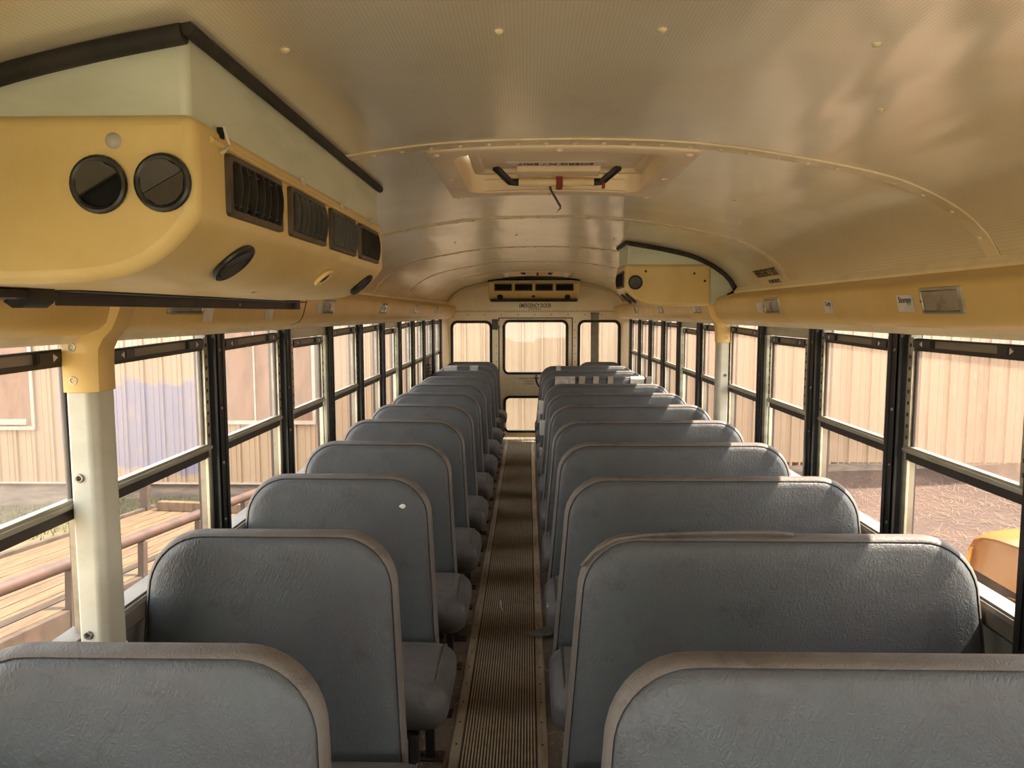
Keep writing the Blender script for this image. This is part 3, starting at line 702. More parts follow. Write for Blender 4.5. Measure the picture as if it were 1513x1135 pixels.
# small rips with white foam at cushion sides
def cushpart(seat): return [c for c in children(seat) if c.name.split('.')[0] == 'cushion'][0]
for st, x, y, z in ((rows3[2], -RHW - .007, -.40, .395), (rows3[3], -RHW - .007, -.38, .41), (rows3[4], -RHW - .007, -.38, .40), (rows2[3], LHW + .03, -.436, .41)):
    mb = MB()
    for i in range(6): mb.obox((x + random.uniform(-.004, .004), y + i * .008, z + random.uniform(-.012, .012)), (.006, 0, .002), (0, .004, 0), (0, 0, .02))
    o = mb.build('rip', M['white']); o.parent = cushpart(st)

for i in range(9):
    a = i * .7; x, z = LHW + .045 + .012 * math.sin(i * 2.1), .33 + .022 * i
    mb = MB(); mb.rings([[(x + .028 * math.cos(a + j * .9) * (.6 + .4 * math.sin(j * 2 + i)), -.46 + .02 * math.sin(j + i), z + .024 * math.sin(a + j * .9)) for j in range(7)], [(x + .02 * math.cos(a + j * .9), -.475, z + .018 * math.sin(a + j * .9)) for j in range(7)]], True, True, True)
    o = mb.build('torn_plastic', M['tape'], smooth=True); o.parent = cushpart(rows2[10])

# ------------------------------------------------------------------ ceiling air units
def round_vent(root, c, nrm, r, opened):
    c, w = Vector(c), Vector(nrm).normalized()
    mb = MB(); mb.torus(c + w * .004, w, r * .88, r * .13, 28, 8); rim = mb.build('round_vent', M['plastic'], root, smooth=True)
    up = Vector((0, 0, 1)) if abs(w.z) < .95 else Vector((0, 1, 0))
    a = w.cross(up).normalized(); b = a.cross(w)
    if b.z < 0: b = -b
    a2 = (a * math.cos(.5) - b * math.sin(.5)).normalized(); b2 = (b * math.cos(.5) + a * math.sin(.5)).normalized()
    mb = MB(); mb.rings([[c + w * -.004 + (a * math.cos(t_) + b * math.sin(t_)) * r * .85 for t_ in [2 * PI * i / 24 for i in range(24)]], [c + w * .001 + (a * math.cos(t_) + b * math.sin(t_)) * r * .85 for t_ in [2 * PI * i / 24 for i in range(24)]]], True, True, True)
    mb.build('vent_hole', M['void'], rim)
    def half(sg, tilt, nm):
        mb = MB(); P = []
        for i in range(13):
            t_ = PI * i / 12; x, y = math.cos(t_) * r * .78, sg * (math.sin(t_) * r * .76 + r * .015)
            x = max(-r * .62, min(r * .62, x)) if abs(y) > r * .3 else x
            P.append(c + a2 * x + b2 * y * (math.cos(tilt)) + w * (.006 + .004 * math.sin(t_) + abs(y) * math.sin(tilt)))
        mb.rings([P, [p - w * .004 for p in P]], True, True, True); mb.build(nm, M['flap'], rim, smooth=True)
    half(1, 0, 'vent_flap'); half(-1, 1.15 if opened else 0, 'vent_flap')
def ac_unit(root, tf, L, D, ztop_fn, vents, chamfer_vents, front_vents, screws, depth_white=None, k=1.0, gasket=True):
    """tf(p,q,z): p along the vent face, q back from it"""
    V = lambda p, q, z: Vector(tf(p, q, z))
    prof = [(0, 1.885), (0, 1.748), (.010, 1.734), (.025, 1.716), (.045, 1.697), (.068, 1.681), (.095, 1.668), (.125, 1.659), (.17, 1.653), (.25, 1.650), (D, 1.650), (D, 1.885)]
    mb = MB(); mb.rings([[V(p, q, z) for q, z in prof] for p in (0, L)], True, True, True)
    mb.build('housing', M['ac_yellow'], root, smooth=True, bevel=.018 * k, seg=4)
    # pressed ledge above the vents
    mb = MB(); mb.rings([[V(p, q, z) for q, z in ((.004, 1.868), (-.006, 1.862), (-.006, 1.856), (.004, 1.852))] for p in (.05, L - .03)], True, True, True); mb.build('ledge', M['ac_yellow'], root, bevel=.003)
    # white box up to the ceiling
    Dw = depth_white or D
    qs = [.012 + (Dw - .012) * i / 12 for i in range(13)]
    mb = MB(); mb.rings([[V(p, .012, 1.866)] + [V(p, q, ztop_fn(p, q)) for q in qs] + [V(p, Dw, 1.866)] for p in (.012, L - .012)], True, True, True)
    mb.build('upper_box', M['ac_white'], root, bevel=.012 * k, seg=3, smooth=True)
    if gasket:
        mb = MB(); mb.tube([V(.006, q, ztop_fn(.006, q) - .010 * k) for q in qs[::-1]], .0145 * k, 10); mb.tube([V(p, .006, ztop_fn(p, .006) - .006 * k) for p in [.0 + L * i / 8 for i in range(9)]], .0105 * k, 10); mb.build('gasket', M['gasket'], root, smooth=True)
    e1 = (V(1, 0, 1.8) - V(0, 0, 1.8)).normalized(); nout = (V(0, -1, 1.8) - V(0, 0, 1.8)).normalized(); e2 = Vector((0, 0, 1))
    for (p0, w, z0, z1) in vents:
        A = V(p0, 0, z0); B = V(p0 + w, 0, z1); W = (V(p0 + w, 0, z0) - A).length; H = B.z - A.z
        def pt(u, v, d): return A + e1 * (u * W) + e2 * (v * H) + nout * d
        def ringp(m_, d): return [pt(x, y, d) for x, y in [(px / W, pz / H) for px, pz in rrect(m_, W - m_, m_, H - m_, .008 * k, 3)]]
        mb = MB(); mb.rings([ringp(0, 0), ringp(.001, .008 * k), ringp(.010 * k, .009 * k), ringp(.014 * k, .003), ringp(.014 * k, -.002)], True); fr = mb.build('louver_vent', M['vent_plastic'], root, smooth=True)
        mb = MB(); mb.rings([ringp(.012 * k, -.003), ringp(.012 * k, .0008)], True, True, True); mb.build('vent_hole', M['void'], fr)
        mb = MB(); nb = 7
        skew = random.uniform(-.02, .06); lean = random.uniform(-.3, .35)
        for i in range(nb):
            u = .10 + .82 * (i + random.uniform(-.12, .12)) / (nb - 1)
            R = []
            for j in range(7):
                v = .12 + .76 * j / 6; bul = .005 * k * (1 - (2 * j / 6 - 1) ** 2)
                o1 = pt(u + skew * (v - .5), v, .001); o2 = o1 + nout * (.011 * k + bul) + e1 * (.013 * k * lean)
                R.append([o1, o2, o2 + e1 * .0022 * k, o1 + e1 * .0022 * k])
            mb.rings(R, True, True, True)
        for v in (.2, .8): mb.obox(pt(.08, v, .003), e1 * W * .86, e2 * .003 * k, nout * .004 * k)
        mb.build('louver_blades', M['blade'], fr)
    n2 = (nout * .66 + Vector((0, 0, -1)) * .75).normalized()
    for p in chamfer_vents:
        c = V(p, .046, 1.6965); round_vent(root, c, n2, .043 * k, False)
    for q, z, op in front_vents:
        round_vent(root, V(0, q, z), -e1, .0405 * k, op)
    for (p, q, z, n_) in screws:
        mb = MB(); mb.dome(V(p, q, z), nout if n_ == 's' else -e1, .0115 * k, .006 * k, 14, 0, 3); mb.build('screw_cap', M['button'], root, smooth=True)

# front unit
r = thing('ceiling_air_unit', (-.8, 1.7, 1.65), 'large yellow and white air unit with black louvers hanging over the front seats', 'air conditioner')
acL = r
ac_unit(r, lambda p, q, z: (-.545 - q, 1.05 + p, z), 1.34, .50, lambda p, q: cz(-.545 - q) - .001,
        [(.100 + .296 * i, .248, 1.757, 1.852) for i in range(4)], [.235, 1.22], [(.136, 1.787, True), (.0455, 1.789, False)],
        [(0, .114, 1.847, 'f'), (.50, 0, 1.877, 's'), (.82, 0, 1.877, 's'), (1.16, 0, 1.877, 's')])
mb = MB(); mb.rings([[(-.545 - q, 1.05 + p, z) for p, q, z in ((.74, -.002, 1.750), (.80, -.002, 1.750), (.80, .004, 1.740), (.74, .004, 1.740))], [(-.545 - q, 1.05 + p, z) for p, q, z in ((.68, .052, 1.690), (.72, .052, 1.690), (.72, .062, 1.682), (.68, .062, 1.682))], [(-.545 - q, 1.05 + p, z) for p, q, z in ((.61, .15, 1.654), (.63, .15, 1.6535), (.63, .16, 1.653), (.61, .16, 1.653))]], True, True, True)
mb.build('moulded_ridge', M['ac_yellow'], r, smooth=True)
n2 = Vector((.65, 0, -.76)).normalized(); c = Vector((-.545 - .042, 1.83, 1.6995)) + n2 * .002
c = c + n2 * .004
mb = MB(); mb.torus(c, n2, .023, .006, 22, 8); bt = mb.build('indicator_bezel', M['ac_yellow'], r, smooth=True)
mb = MB(); mb.dome(c - n2 * .003, n2, .021, .009, 20); mb.build('purple_lens', M['purple'], bt, smooth=True)
mb = MB(); mb.tube([(-.542, 1.145, 1.888), (-.538, 1.145, 1.874), (-.536, 1.150, 1.862), (-.537, 1.138, 1.852), (-.541, 1.128, 1.846)], .0022, 6); mb.build('loose_wire', M['white'], r, smooth=True)
mb = MB(); mb.box(-.5425, -.55, 1.138, 1.148, 1.870, 1.886); mb.build('crack', M['void'], r)

# far unit on the other side
r = thing('ceiling_air_unit', (.72, 4.5, 1.65), 'boxy yellow and white air unit with curved black gasket over the far column', 'air conditioner')
ac_unit(r, lambda p, q, z: (.472 + q, 4.285 + p, z), .44, .485, lambda p, q: cz(.472 + q) - .001,
        [(.07, .30, 1.755, 1.851)], [.10, .30], [(.055, 1.782, False)], [(.12, 0, 1.877, 's'), (.22, 0, 1.877, 's'), (.32, 0, 1.877, 's')], depth_white=.485)
mb = MB(); pl = [(.945, 1.657), (.945, cz(.945)), (.975, cz(.975)), (1.0, cz(1.0)), (1.03, cz(1.03)), (1.06, cz(1.06)), (1.085, cz(1.085)), (1.10, 1.757), (1.095, 1.728), (1.05, 1.708), (1.004, 1.695), (.988, 1.684), (.988, 1.66)]
mb.prism(pl, lambda p, q, t_: (p, t_, q), 4.297, 4.70); mb.build('end_plate', M['ac_white'], r, bevel=.004)
mb = MB(); mb.tube([(.95, 4.292, 1.886), (.985, 4.292, 1.864), (1.03, 4.292, 1.832), (1.064, 4.29, 1.796), (1.090, 4.29, 1.752), (1.086, 4.29, 1.722), (1.06, 4.29, 1.708), (1.058, 4.288, 1.68), (1.056, 4.288, 1.66)], .015, 8); mb.build('corner_gasket', M['gasket'], r, smooth=True)
for x, z in ((.585, 1.845), (.86, 1.832), (.92, 1.79)):
    mb = MB(); mb.dome((x, 4.285, z), (0, -1, 0), .007, .003, 8); mb.build('front_screw', M['seam'], r)

# rear unit over the emergency door
r = thing('ceiling_air_unit', (-.015, 9.2, 1.77), 'long yellow air unit with four louvers above the emergency door lettering', 'air conditioner')
kk = .816
def tfr(p, q, z): return (-.558 + p * kk, 8.97 + q * kk, 1.768 + (z - 1.65) * .93)
ac_unit(r, tfr, 1.33, .50, lambda p, q: 1.65 + (cz(-.558 + p * kk) - .006 - 1.768) / .93,
        [(.085 + .30 * i, .262, 1.765, 1.858) for i in range(4)], [.17, 1.16], [], [], k=kk, gasket=False)
mb = MB(); mb.tube([(x, 8.968, cz(x) - .010) for x in [-.565 + 1.10 * i / 16 for i in range(17)]], .009, 8); mb.build('gasket', M['gasket'], r, smooth=True)
n2 = Vector((0, -.65, -.76)).normalized()
mb = MB(); mb.dome(Vector(tfr(.66, .045, 1.697)), n2, .02, .004, 16); mb.build('indicator', M['plastic'], r, smooth=True)
mb = MB(); mb.box(-.54, .51, 8.99, 9.41, 1.752, 1.770); mb.build('lower_gasket', M['gasket'], r)

# rail and hoses under the front unit
r = thing('mounting_rail', (-.93, 2.0, 1.62), 'black metal angle rail under the front yellow air unit', 'rail')
mb = MB(); ra, rb = Vector((-.93, 1.30, 1.625)), Vector((-.93, 2.70, 1.632))
mb.prism([(.93, 1.622), (.93, 1.646), (.885, 1.646), (.885, 1.650), (.935, 1.650), (.935, 1.622)], lambda p, q, t_: (-p, t_, q), 1.33, 2.70)
mb.prism([(.962, 1.634), (.962, 1.649), (.935, 1.649), (.935, 1.645), (.958, 1.645), (.958, 1.634)], lambda p, q, t_: (-p, t_, q), 1.30, 2.72)
mb.build('angle', M['bronze'], r, bevel=.002)
mb = MB(); mb.box(-.96, -.915, 2.68, 2.72, 1.622, 1.668); mb.build('end_bracket', M['black_steel'], r, bevel=.003)
mb = MB(); mb.dome((-.929, 2.18, 1.634), (1, 0, 0), .006, .004); mb.build('bolt', M['screw'], r, smooth=True)
r = thing('hanging_hose_bundle', (-.93, .5, 1.63), 'bundle of dark hoses with a black tape wrap beside the black angle rail', 'hoses')
for i, (dx, dz) in enumerate(((0, .010), (.016, .0), (-.014, -.002))):
    mb = MB(); mb.tube([(-.93 + dx, -1.2, 1.640 + dz), (-.93 + dx, .4, 1.639 + dz), (-.93 + dx, 1.27, 1.640 + dz)], .009, 8); mb.build('hose', M['plastic'] if i != 1 else M['bronze'], r, smooth=True)
mb = MB(); mb.tube([(-.928, 1.22, 1.642), (-.928, 1.285, 1.642)], .026, 10); mb.build('tape_wrap', M['gasket'], r, smooth=True)

# ------------------------------------------------------------------ dome lights and paper tags on the headers
def face(s, y, z, d=0):   # point on the sloped yellow face
    x = .988 + (1.674 - z) * (.016 / .062) - d - (.0152 if (s < 0 and y < 3.0) else 0); return Vector((s * x, y, z))
def header_light(s, yc, label):
    root = thing('dome_light', face(s, yc, 1.64), label, 'light', 'dome lights in the yellow cove')
    ax = Vector((0, 1, 0)); upv_ = (face(s, yc, 1.67) - face(s, yc, 1.61)).normalized(); nn = ax.cross(upv_).normalized()
    if nn.x * s > 0: nn = -nn
    c = face(s, yc, 1.641)
    def ring(hw, hh, d, r_=.006): return [c + ax * x + upv_ * z + nn * d for x, z in rrect(-hw, hw, -hh, hh, r_, 3)]
    mb = MB(); mb.rings([ring(.098, .036, 0), ring(.097, .035, .007), ring(.088, .029, .009), ring(.085, .027, .004)], True, True, False); b_ = mb.build('bezel', M['alu'], root, smooth=True)
    mb = MB(); mb.rings([ring(.086, .028, .003), ring(.083, .026, .008), ring(.07, .018, .010)], True, True, True); mb.torus(c + nn * .009, nn, .014, .003, 18, 6); mb.build('lens', M['lens'], root, smooth=True)
    mb = MB(); mb.dome(c + ax * .092 + nn * .008, nn, .005, .003, 8); mb.dome(c - ax * .092 + nn * .008, nn, .005, .003, 8); mb.build('screws', M['screw'], root)
header_light(1, 1.975, 'flat dome light on the yellow cove, biggest one beside the largest paper tag')
header_light(1, 3.325, 'flat dome light on the yellow cove beside a paper tag and the stencilled lettering')
header_light(1, 4.80, 'flat dome light partly under the boxy air unit above the wide seats')
header_light(1, 6.12, 'small flat dome light past the boxy air unit above the wide seats')
header_light(1, 7.50, 'tiny farthest flat dome light above the wide seats')
header_light(-1, 1.955, 'flat dome light half hidden by the black angle rail')
header_light(-1, 3.395, 'flat dome light just past the stepped cove seam beside a paper scrap')
header_light(-1, 4.70, 'second flat dome light past the stepped cove seam above the narrow seats')
header_light(-1, 6.05, 'third flat dome light past the stepped cove seam above the narrow seats')
header_light(-1, 7.40, 'tiny farthest flat dome light above the narrow seats')
def tagpaper(s, yc, zc, w, h, label, txt=None, skew=0.0, size=.022):
    ax = Vector((0, -s, 0)); up_ = (face(s, yc, 1.67) - face(s, yc, 1.61)).normalized()
    c = face(s, yc, zc, .0022); nn = Vector((-s, 0, -.25)).normalized()
    root = thing('paper_tag', c, label, 'paper', 'paper tags on the yellow cove')
    mb = MB(); P = [c + ax * x + up_ * z for x, z in ((-w / 2, -h / 2), (w / 2 , -h / 2 - .002), (w / 2, h / 2), (-w / 2, h / 2 + .001))]
    P = [p - Vector((0, 1, 0)) * skew * ((p - c).dot(up_)) for p in P]
    mb.rings([[p - nn * .0014 for p in P], [p + nn * .0006 for p in P]], True, True, True); sh = mb.build('sheet', M['paper'], root)
    if txt: text('handwriting', txt, M['pen'], root, frame_mtx(c + nn * .001 + up_ * h * .2, ax, up_), size, .9, .15)
tagpaper(1, 2.165, 1.635, .092, .048, 'largest white paper tag with handwriting next to the biggest dome light', 'Stompy', 0, .026)
tagpaper(1, 2.715, 1.631, .075, .046, 'white paper tag with handwriting midway between two dome lights', 'Curly', 0, .024)
tagpaper(1, 3.51, 1.634, .085, .046, 'blank white paper tag next to the dome light near the lettering')
tagpaper(-1, 2.10, 1.606, .06, .04, 'white paper scrap half hidden by the black angle rail near the dome light')
tagpaper(-1, 2.60, 1.608, .07, .04, 'white paper scrap half hidden by the far end of the angle rail')
tagpaper(-1, 3.25, 1.632, .075, .046, 'curled white paper scrap beside the dome light past the cove seam')

# ------------------------------------------------------------------ roof hatches
def hatch(yc, label):
    root = thing('roof_hatch', (.0075, yc, 2.03), label, 'roof hatch', 'emergency roof hatches')
    def rr(ins, h, r_):
        P = rrect(-.3575 + ins, .3725 - ins, yc - .39 + ins, yc + .39 - ins, r_, 6); Q = []
        for i, a in enumerate(P):
            b = P[(i + 1) % len(P)]; m = 10 if i % 7 == 6 else 1
            Q += [(a[0] + (b[0] - a[0]) * j / m, a[1] + (b[1] - a[1]) * j / m) for j in range(m)]
        return [(x, y, cz(x) + h) for x, y in Q]
    def rz(ins, z, r_):
        return [(x, y, z) for x, y in rrect(-.3575 + ins, .3725 - ins, yc - .39 + ins, yc + .39 - ins, r_, 6)]
    mb = MB(); mb.rings([rr(0, .0, .02), rr(.002, -.005, .02), rr(.006, -.007, .02), rr(.06, -.007, .07), rr(.068, -.004, .07), rr(.072, .03, .07), rr(.07, .10, .07), rr(.05, .125, .08)], True)
    mb.build('frame', M['hatch'], root, smooth=True)
    for x, y in ((-.33, -.36), (.345, -.36), (.0, -.365), (-.33, 0), (.345, 0), (-.33, .36), (.345, .36), (0, .365)):
        mb = MB(); mb.dome((x, yc + y, cz(x) - .0065), (0, 0, -1), .011, .007, 10); mb.build('frame_screw', M['hatch'], root, smooth=True)
    mb = MB(); mb.rings([rz(.005, 2.17, .09), rz(.005, 2.185, .09), rz(.03, 2.20, .09)], True, True, True); mb.build('roof_cover', M['hatch'], root)
    mb = MB(); mb.box(-.255, .30, yc - .285, yc + .19, 2.090, 2.105); ld = mb.build('lid', M['hatch'], root, bevel=.01, seg=3)
    mb = MB()
    mb.prism([(-.265, -.295), (-.235, -.27), (-.225, .165), (-.265, .20)], lambda p, q, t_: (p, yc + q, t_), 2.078, 2.095); mb.prism([(.31, -.295), (.28, -.27), (.27, .165), (.31, .20)], lambda p, q, t_: (p, yc + q, t_), 2.078, 2.095); mb.box(-.26, .305, yc + .165, yc + .20, 2.076, 2.095)
    mb.build('lid_border', M['hatch'], ld, bevel=.006)
    mb = MB(); mb.box(-.155, .165, yc + .045, yc + .095, 2.0865, 2.0895); pt_ = mb.build('label_strip', M['paper'], ld)
    text('exit_lettering', 'EMERG N / EXIT', M['ink'], ld, frame_mtx((.005, yc + .07, 2.086), (-1, 0, 0), (0, 1, 0)), .044, .80)
    mb = MB(); mb.box(-.12, .155, yc + .10, yc + .19, 2.068, 2.088); mb.build('latch_plate', M['hatch'], ld, bevel=.004)
    mb = MB(); mb.tube([(-.115, yc + .205, 2.052), (.14, yc + .205, 2.052)], .014, 12); hb = mb.build('handle_bar', M['lip'], root, smooth=True)
    for sg, x in ((-1, -.115), (1, .14)):
        mb = MB(); mb.tube([(x, yc + .205, 2.052), (x + sg * .03, yc + .205, 2.054), (x + sg * .075, yc + .13, 2.085)], .0125, 8); mb.build('handle_arm', M['plastic'], root, smooth=True)
        mb = MB(); mb.tube([(sg * .27 + .01, yc - .27, 2.12), (sg * .30 + .01, yc - .20, 2.075), (sg * .315 + .01, yc - .05, 2.06)], .009, 6); mb.build('hinge_stay', M['plastic'], root, smooth=True)
    mb = MB(); mb.box(.012, .034, yc + .185, yc + .225, 2.028, 2.085); mb.build('red_lever', M['red'], root, bevel=.005)
    mb = MB(); mb.box(.168, .178, yc + .19, yc + .215, 2.030, 2.06); mb.build('red_tab', M['red'], root, bevel=.003)
    return root
h1 = hatch(HATCH_Y[0], 'cream emergency roof hatch nearest, with a dangling black wire')
h2 = hatch(HATCH_Y[1], 'cream emergency roof hatch small in the distance before the rear air unit')
mb = MB(); mb.tube([(-.012, 2.60, 2.05), (-.004, 2.62, 2.03), (.012, 2.63, 2.005), (.024, 2.635, 1.985), (.030, 2.636, 1.978)], .0042, 6); mb.tube([(.028, 2.636, 1.98), (.026, 2.64, 1.968), (.016, 2.64, 1.955)], .003, 6, 1); mb.tube([(.028, 2.636, 1.98), (.030, 2.63, 1.970), (.022, 2.63, 1.962)], .0025, 6, 0)
mb.build('dangling_wire', [M['plastic'], M['lip']], h1, smooth=True)

# ------------------------------------------------------------------ things on the aisle floor
r = MB(); P = [(-.115, 3.585), (-.06, 3.60), (.0, 3.64), (.03, 3.665), (.042, 3.63), (.04, 3.575), (.02, 3.56), (-.06, 3.555)]
zz = [.014, .018, .024, .030, .026, .018, .015, .013]
r.rings([[(x, y, z) for (x, y), z in zip(P, zz)], [(x, y, z + .003) for (x, y), z in zip(P, zz)]], True, True, True)
o = r.build('vinyl_scrap', M['scrap']); tag(o, 'torn grey vinyl scrap lying half on the ribbed runner', 'scrap')
mb = MB(); mb.tube([(-.236, 4.02, .0145), (-.232, 3.97, .016), (-.226, 3.90, .0145), (-.218, 3.885, .0145)], .003, 6)
o = mb.build('white_straw', M['white'], smooth=True); tag(o, 'small white bent straw lying on the ribbed runner', 'litter')

# ------------------------------------------------------------------ front end behind the camera (unseen; windscreen opening narrowed to shape the daylight)
mb = MB(); mb.box(-1.17, 1.17, Y0 - .05, Y0, -.08, .82); mb.box(-1.17, 1.17, Y0 - .05, Y0, 1.36, 2.08); mb.box(-1.17, -1.08, Y0 - .05, Y0, .82, 1.36); mb.box(1.08, 1.17, Y0 - .05, Y0, .82, 1.36)
o = mb.build('wall_front', M['grey_panel']); tag(o, 'unseen front bulkhead of the bus, windscreen opening shaped for the daylight', 'wall', kind='structure')

# ------------------------------------------------------------------ outside
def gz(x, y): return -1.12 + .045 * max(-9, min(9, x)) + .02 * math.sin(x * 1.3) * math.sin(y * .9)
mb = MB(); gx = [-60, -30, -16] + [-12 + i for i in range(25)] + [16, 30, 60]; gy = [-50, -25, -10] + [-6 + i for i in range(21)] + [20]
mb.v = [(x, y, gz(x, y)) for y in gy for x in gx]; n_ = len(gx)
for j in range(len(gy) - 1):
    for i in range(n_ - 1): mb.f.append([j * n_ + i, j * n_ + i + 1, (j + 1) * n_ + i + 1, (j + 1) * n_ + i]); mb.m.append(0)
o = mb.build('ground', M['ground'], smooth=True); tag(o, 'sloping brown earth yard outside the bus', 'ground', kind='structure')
YB = 11.8
bld = thing('metal_building', (0, YB, -1.1), 'long beige corrugated metal building with boarded windows behind the bus', 'building')
mb = MB(); P = []; x = -16.0; p = .305
while x < 16:
    P += [(x, 0), (x + .10, 0), (x + .108, -.008), (x + .122, -.008), (x + .13, 0), (x + .19, 0), (x + .198, -.008), (x + .212, -.008), (x + .22, 0), (x + .255, 0), (x + .268, -.034), (x + .292, -.034)]; x += p
def zb_(x): return -1.13 + max(0, min(1, (x + 2) / 7)) * .36
mb.rings([[(x, YB + d, zb_(x)) for x, d in P], [(x, YB + d, 3.6) for x, d in P]], False)
sd = mb.build('siding', M['siding'], bld, fix=False)
so = sd.modifiers.new('thick', 'SOLIDIFY'); so.thickness = .05; so.offset = -1
mb = MB(); mb.box(-16, -1, YB + .0, YB + .2, -1.6, -1.128); mb.box(-16, -1, YB - .03, YB + .02, -1.19, -1.17, 1); mb.box(-1, 16, YB + .0, YB + .2, -1.3, -.76); mb.build('foundation', [M['foundation'], M['deck_dark']], bld)
mb = MB(); mb.box(-16, -1, YB - .05, YB + .01, -1.145, -1.120); mb.build('base_trim', M['trim_white'], bld)
for x0, x1, z0, z1, mull in ((-10.0, -8.10, -.20, 1.6, None), (-5.15, -3.53, -.10, 1.7, -4.45)):
    mb = MB(); mb.box(x0, x1, YB - .05, YB + .02, z0, z1); bd = mb.build('boarded_window', M['board'], bld)
    mb = MB(); mb.box(x0 - .05, x1 + .05, YB - .075, YB - .03, z0 - .06, z0); mb.box(x0 - .05, x0, YB - .06, YB - .03, z0, z1); mb.box(x1, x1 + .05, YB - .06, YB - .03, z0, z1)
    if mull: mb.box(mull - .012, mull + .012, YB - .07, YB - .045, z0, z1)
    else: mb.box(-9.9, -9.0, YB - .12, YB - .05, z0 + .02, z0 + .10); mb.box(-8.75, -8.16, YB - .10, YB - .04, z0 + .03, z0 + .12)
    mb.build('window_trim', M['trim_white'], bd)
mb = MB(); mb.box(-16.2, 16.2, YB - .4, YB + .5, 3.55, 3.7); mb.build('eave', M['trim_white'], bld)

# grass along the foundation
mb = MB()
for i in range(2600):
    x = random.uniform(-12, -5.5); y = random.uniform(9.6, 11.7); z = gz(x, y); h = random.uniform(.03, .10); a = random.uniform(0, PI); w = .012
    dx, dy = math.cos(a) * w, math.sin(a) * w; lx, ly = random.uniform(-.04, .04), random.uniform(-.04, .04)
    mb.add([(x - dx, y - dy, z - .01), (x + dx, y + dy, z - .01), (x + lx, y + ly, z + h)], [(0, 1, 2)])
o = mb.build('grass_strip', M['grass'], fix=False); tag(o, 'short dry green grass in front of the building foundation', 'grass', kind='stuff')
mb = MB()
for i in range(9000):
    x = random.uniform(1.6, 9.5); y = random.uniform(2, 11.6); z = gz(x, y)
    if 2.5 < x < 4.9 and y < 5.4: continue
    l = random.uniform(.05, .18); a = random.uniform(0, PI); w = .006
    dx, dy = math.cos(a) * l, math.sin(a) * l; e = random.uniform(0, .03)
    mb.add([(x, y, z + .004), (x - dy / l * w, y + dx / l * w, z + .004), (x + dx - dy / l * w, y + dy + dx / l * w, z + e + .008), (x + dx, y + dy, z + e + .008)], [(0, 1, 2, 3)])
o = mb.build('straw_litter', M['straw'], fix=False); tag(o, 'loose straw scattered over the brown earth beyond the wide seats', 'straw', kind='stuff')

# flatbed trailer
A = Vector((-3.2, 4.803, -.371)); d = Vector((.1077651, .99236123, -.06004886)); l = Vector((-.99415525, .10795992, 0)); nn = Vector((.00648287, .05969789, .99819544))
T = lambda s_, t_, h: A + d * s_ + l * t_ + nn * h
r = thing('flatbed_trailer', tuple(T(.5, .7, -.7)), 'flatbed trailer with a sunlit plank deck and rusty side rail', 'trailer')
npl = 10
for i in range(npl):
    t0, t1 = i * 1.42 / npl, (i + 1) * 1.42 / npl - .013
    mb = MB(); mb.obox(T(-4.2, t0, -.04), d * 7.35, l * (t1 - t0), nn * .04); mb.build('deck_plank', M['deck'], r, bevel=.003)
mb = MB(); mb.obox(T(-4.2, -.05, -.17), d * 7.4, l * .05, nn * .165); mb.obox(T(-4.2, 1.42, -.17), d * 7.4, l * .05, nn * .20); mb.obox(T(3.1, 0, -.17), d * .06, l * 1.42, nn * .13)
mb.obox(T(-4.0, .3, -.30), d * 7, l * .08, nn * .14); mb.obox(T(-4.0, 1.05, -.30), d * 7, l * .08, nn * .14); mb.build('chassis', M['deck_dark'], r, bevel=.004)
mb = MB(); mb.tube([T(-4.2, -.03, .305), T(3.0, -.03, .305)], .042, 12); mb.build('side_rail', M['pipe'], r, smooth=True)
for sp in (-3.1, -2.34, -1.56, -.78, 0.0, .78, 1.58, 2.4, 3.0):
    mb = MB(); mb.obox(T(sp - .03, -.06, -.16), d * .055, l * .05, nn * .42); mb.build('rail_post', M['deck_dark'], r, bevel=.003)
mb = MB(); mb.obox(T(3.02, .30, .0), d * .10, l * 1.0, nn * .10); mb.build('headboard_beam', M['deck'], r, bevel=.006)
mb = MB(); mb.obox(T(3.0, 1.40, -.1), d * .07, l * .09, nn * .42); mb.build('corner_stake', M['deck_dark'], r, bevel=.004)
mb = MB(); mb.obox(T(-.42, -.10, -.21), d * .12, l * .05, nn * .10); mb.obox(T(-.42, -.09, -.42), d * .08, l * .04, nn * .2); mb.build('marker_bracket', M['pinkred'], r, bevel=.006)
mb = MB(); mb.obox(T(-.86, -.065, -.175), d * .32, l * .012, nn * .125); npz = mb.build('number_plate', M['plate'], r, bevel=.003)
text('plate_lettering', 'EKT', M['cloth_tape'], r, frame_mtx(T(-.70, -.067, -.115), d, nn), .10, .9)
for sw in (-1.4, -.55 - 1.7):
    mb = MB()
    for t_ in (.02, 1.25):
        R = []
        for u, rr_ in ((0, .22), (.0, .30), (.03, .335), (.15, .335), (.18, .30), (.18, .22)):
            c0 = T(sw, t_ + u, -.50); R.append([c0 + (d * math.cos(2 * PI * i / 24) + nn * math.sin(2 * PI * i / 24)) * rr_ for i in range(24)])
        mb.rings(R, True, True, True)
    mb.build('wheel_pair', M['tyre'], r, smooth=True)

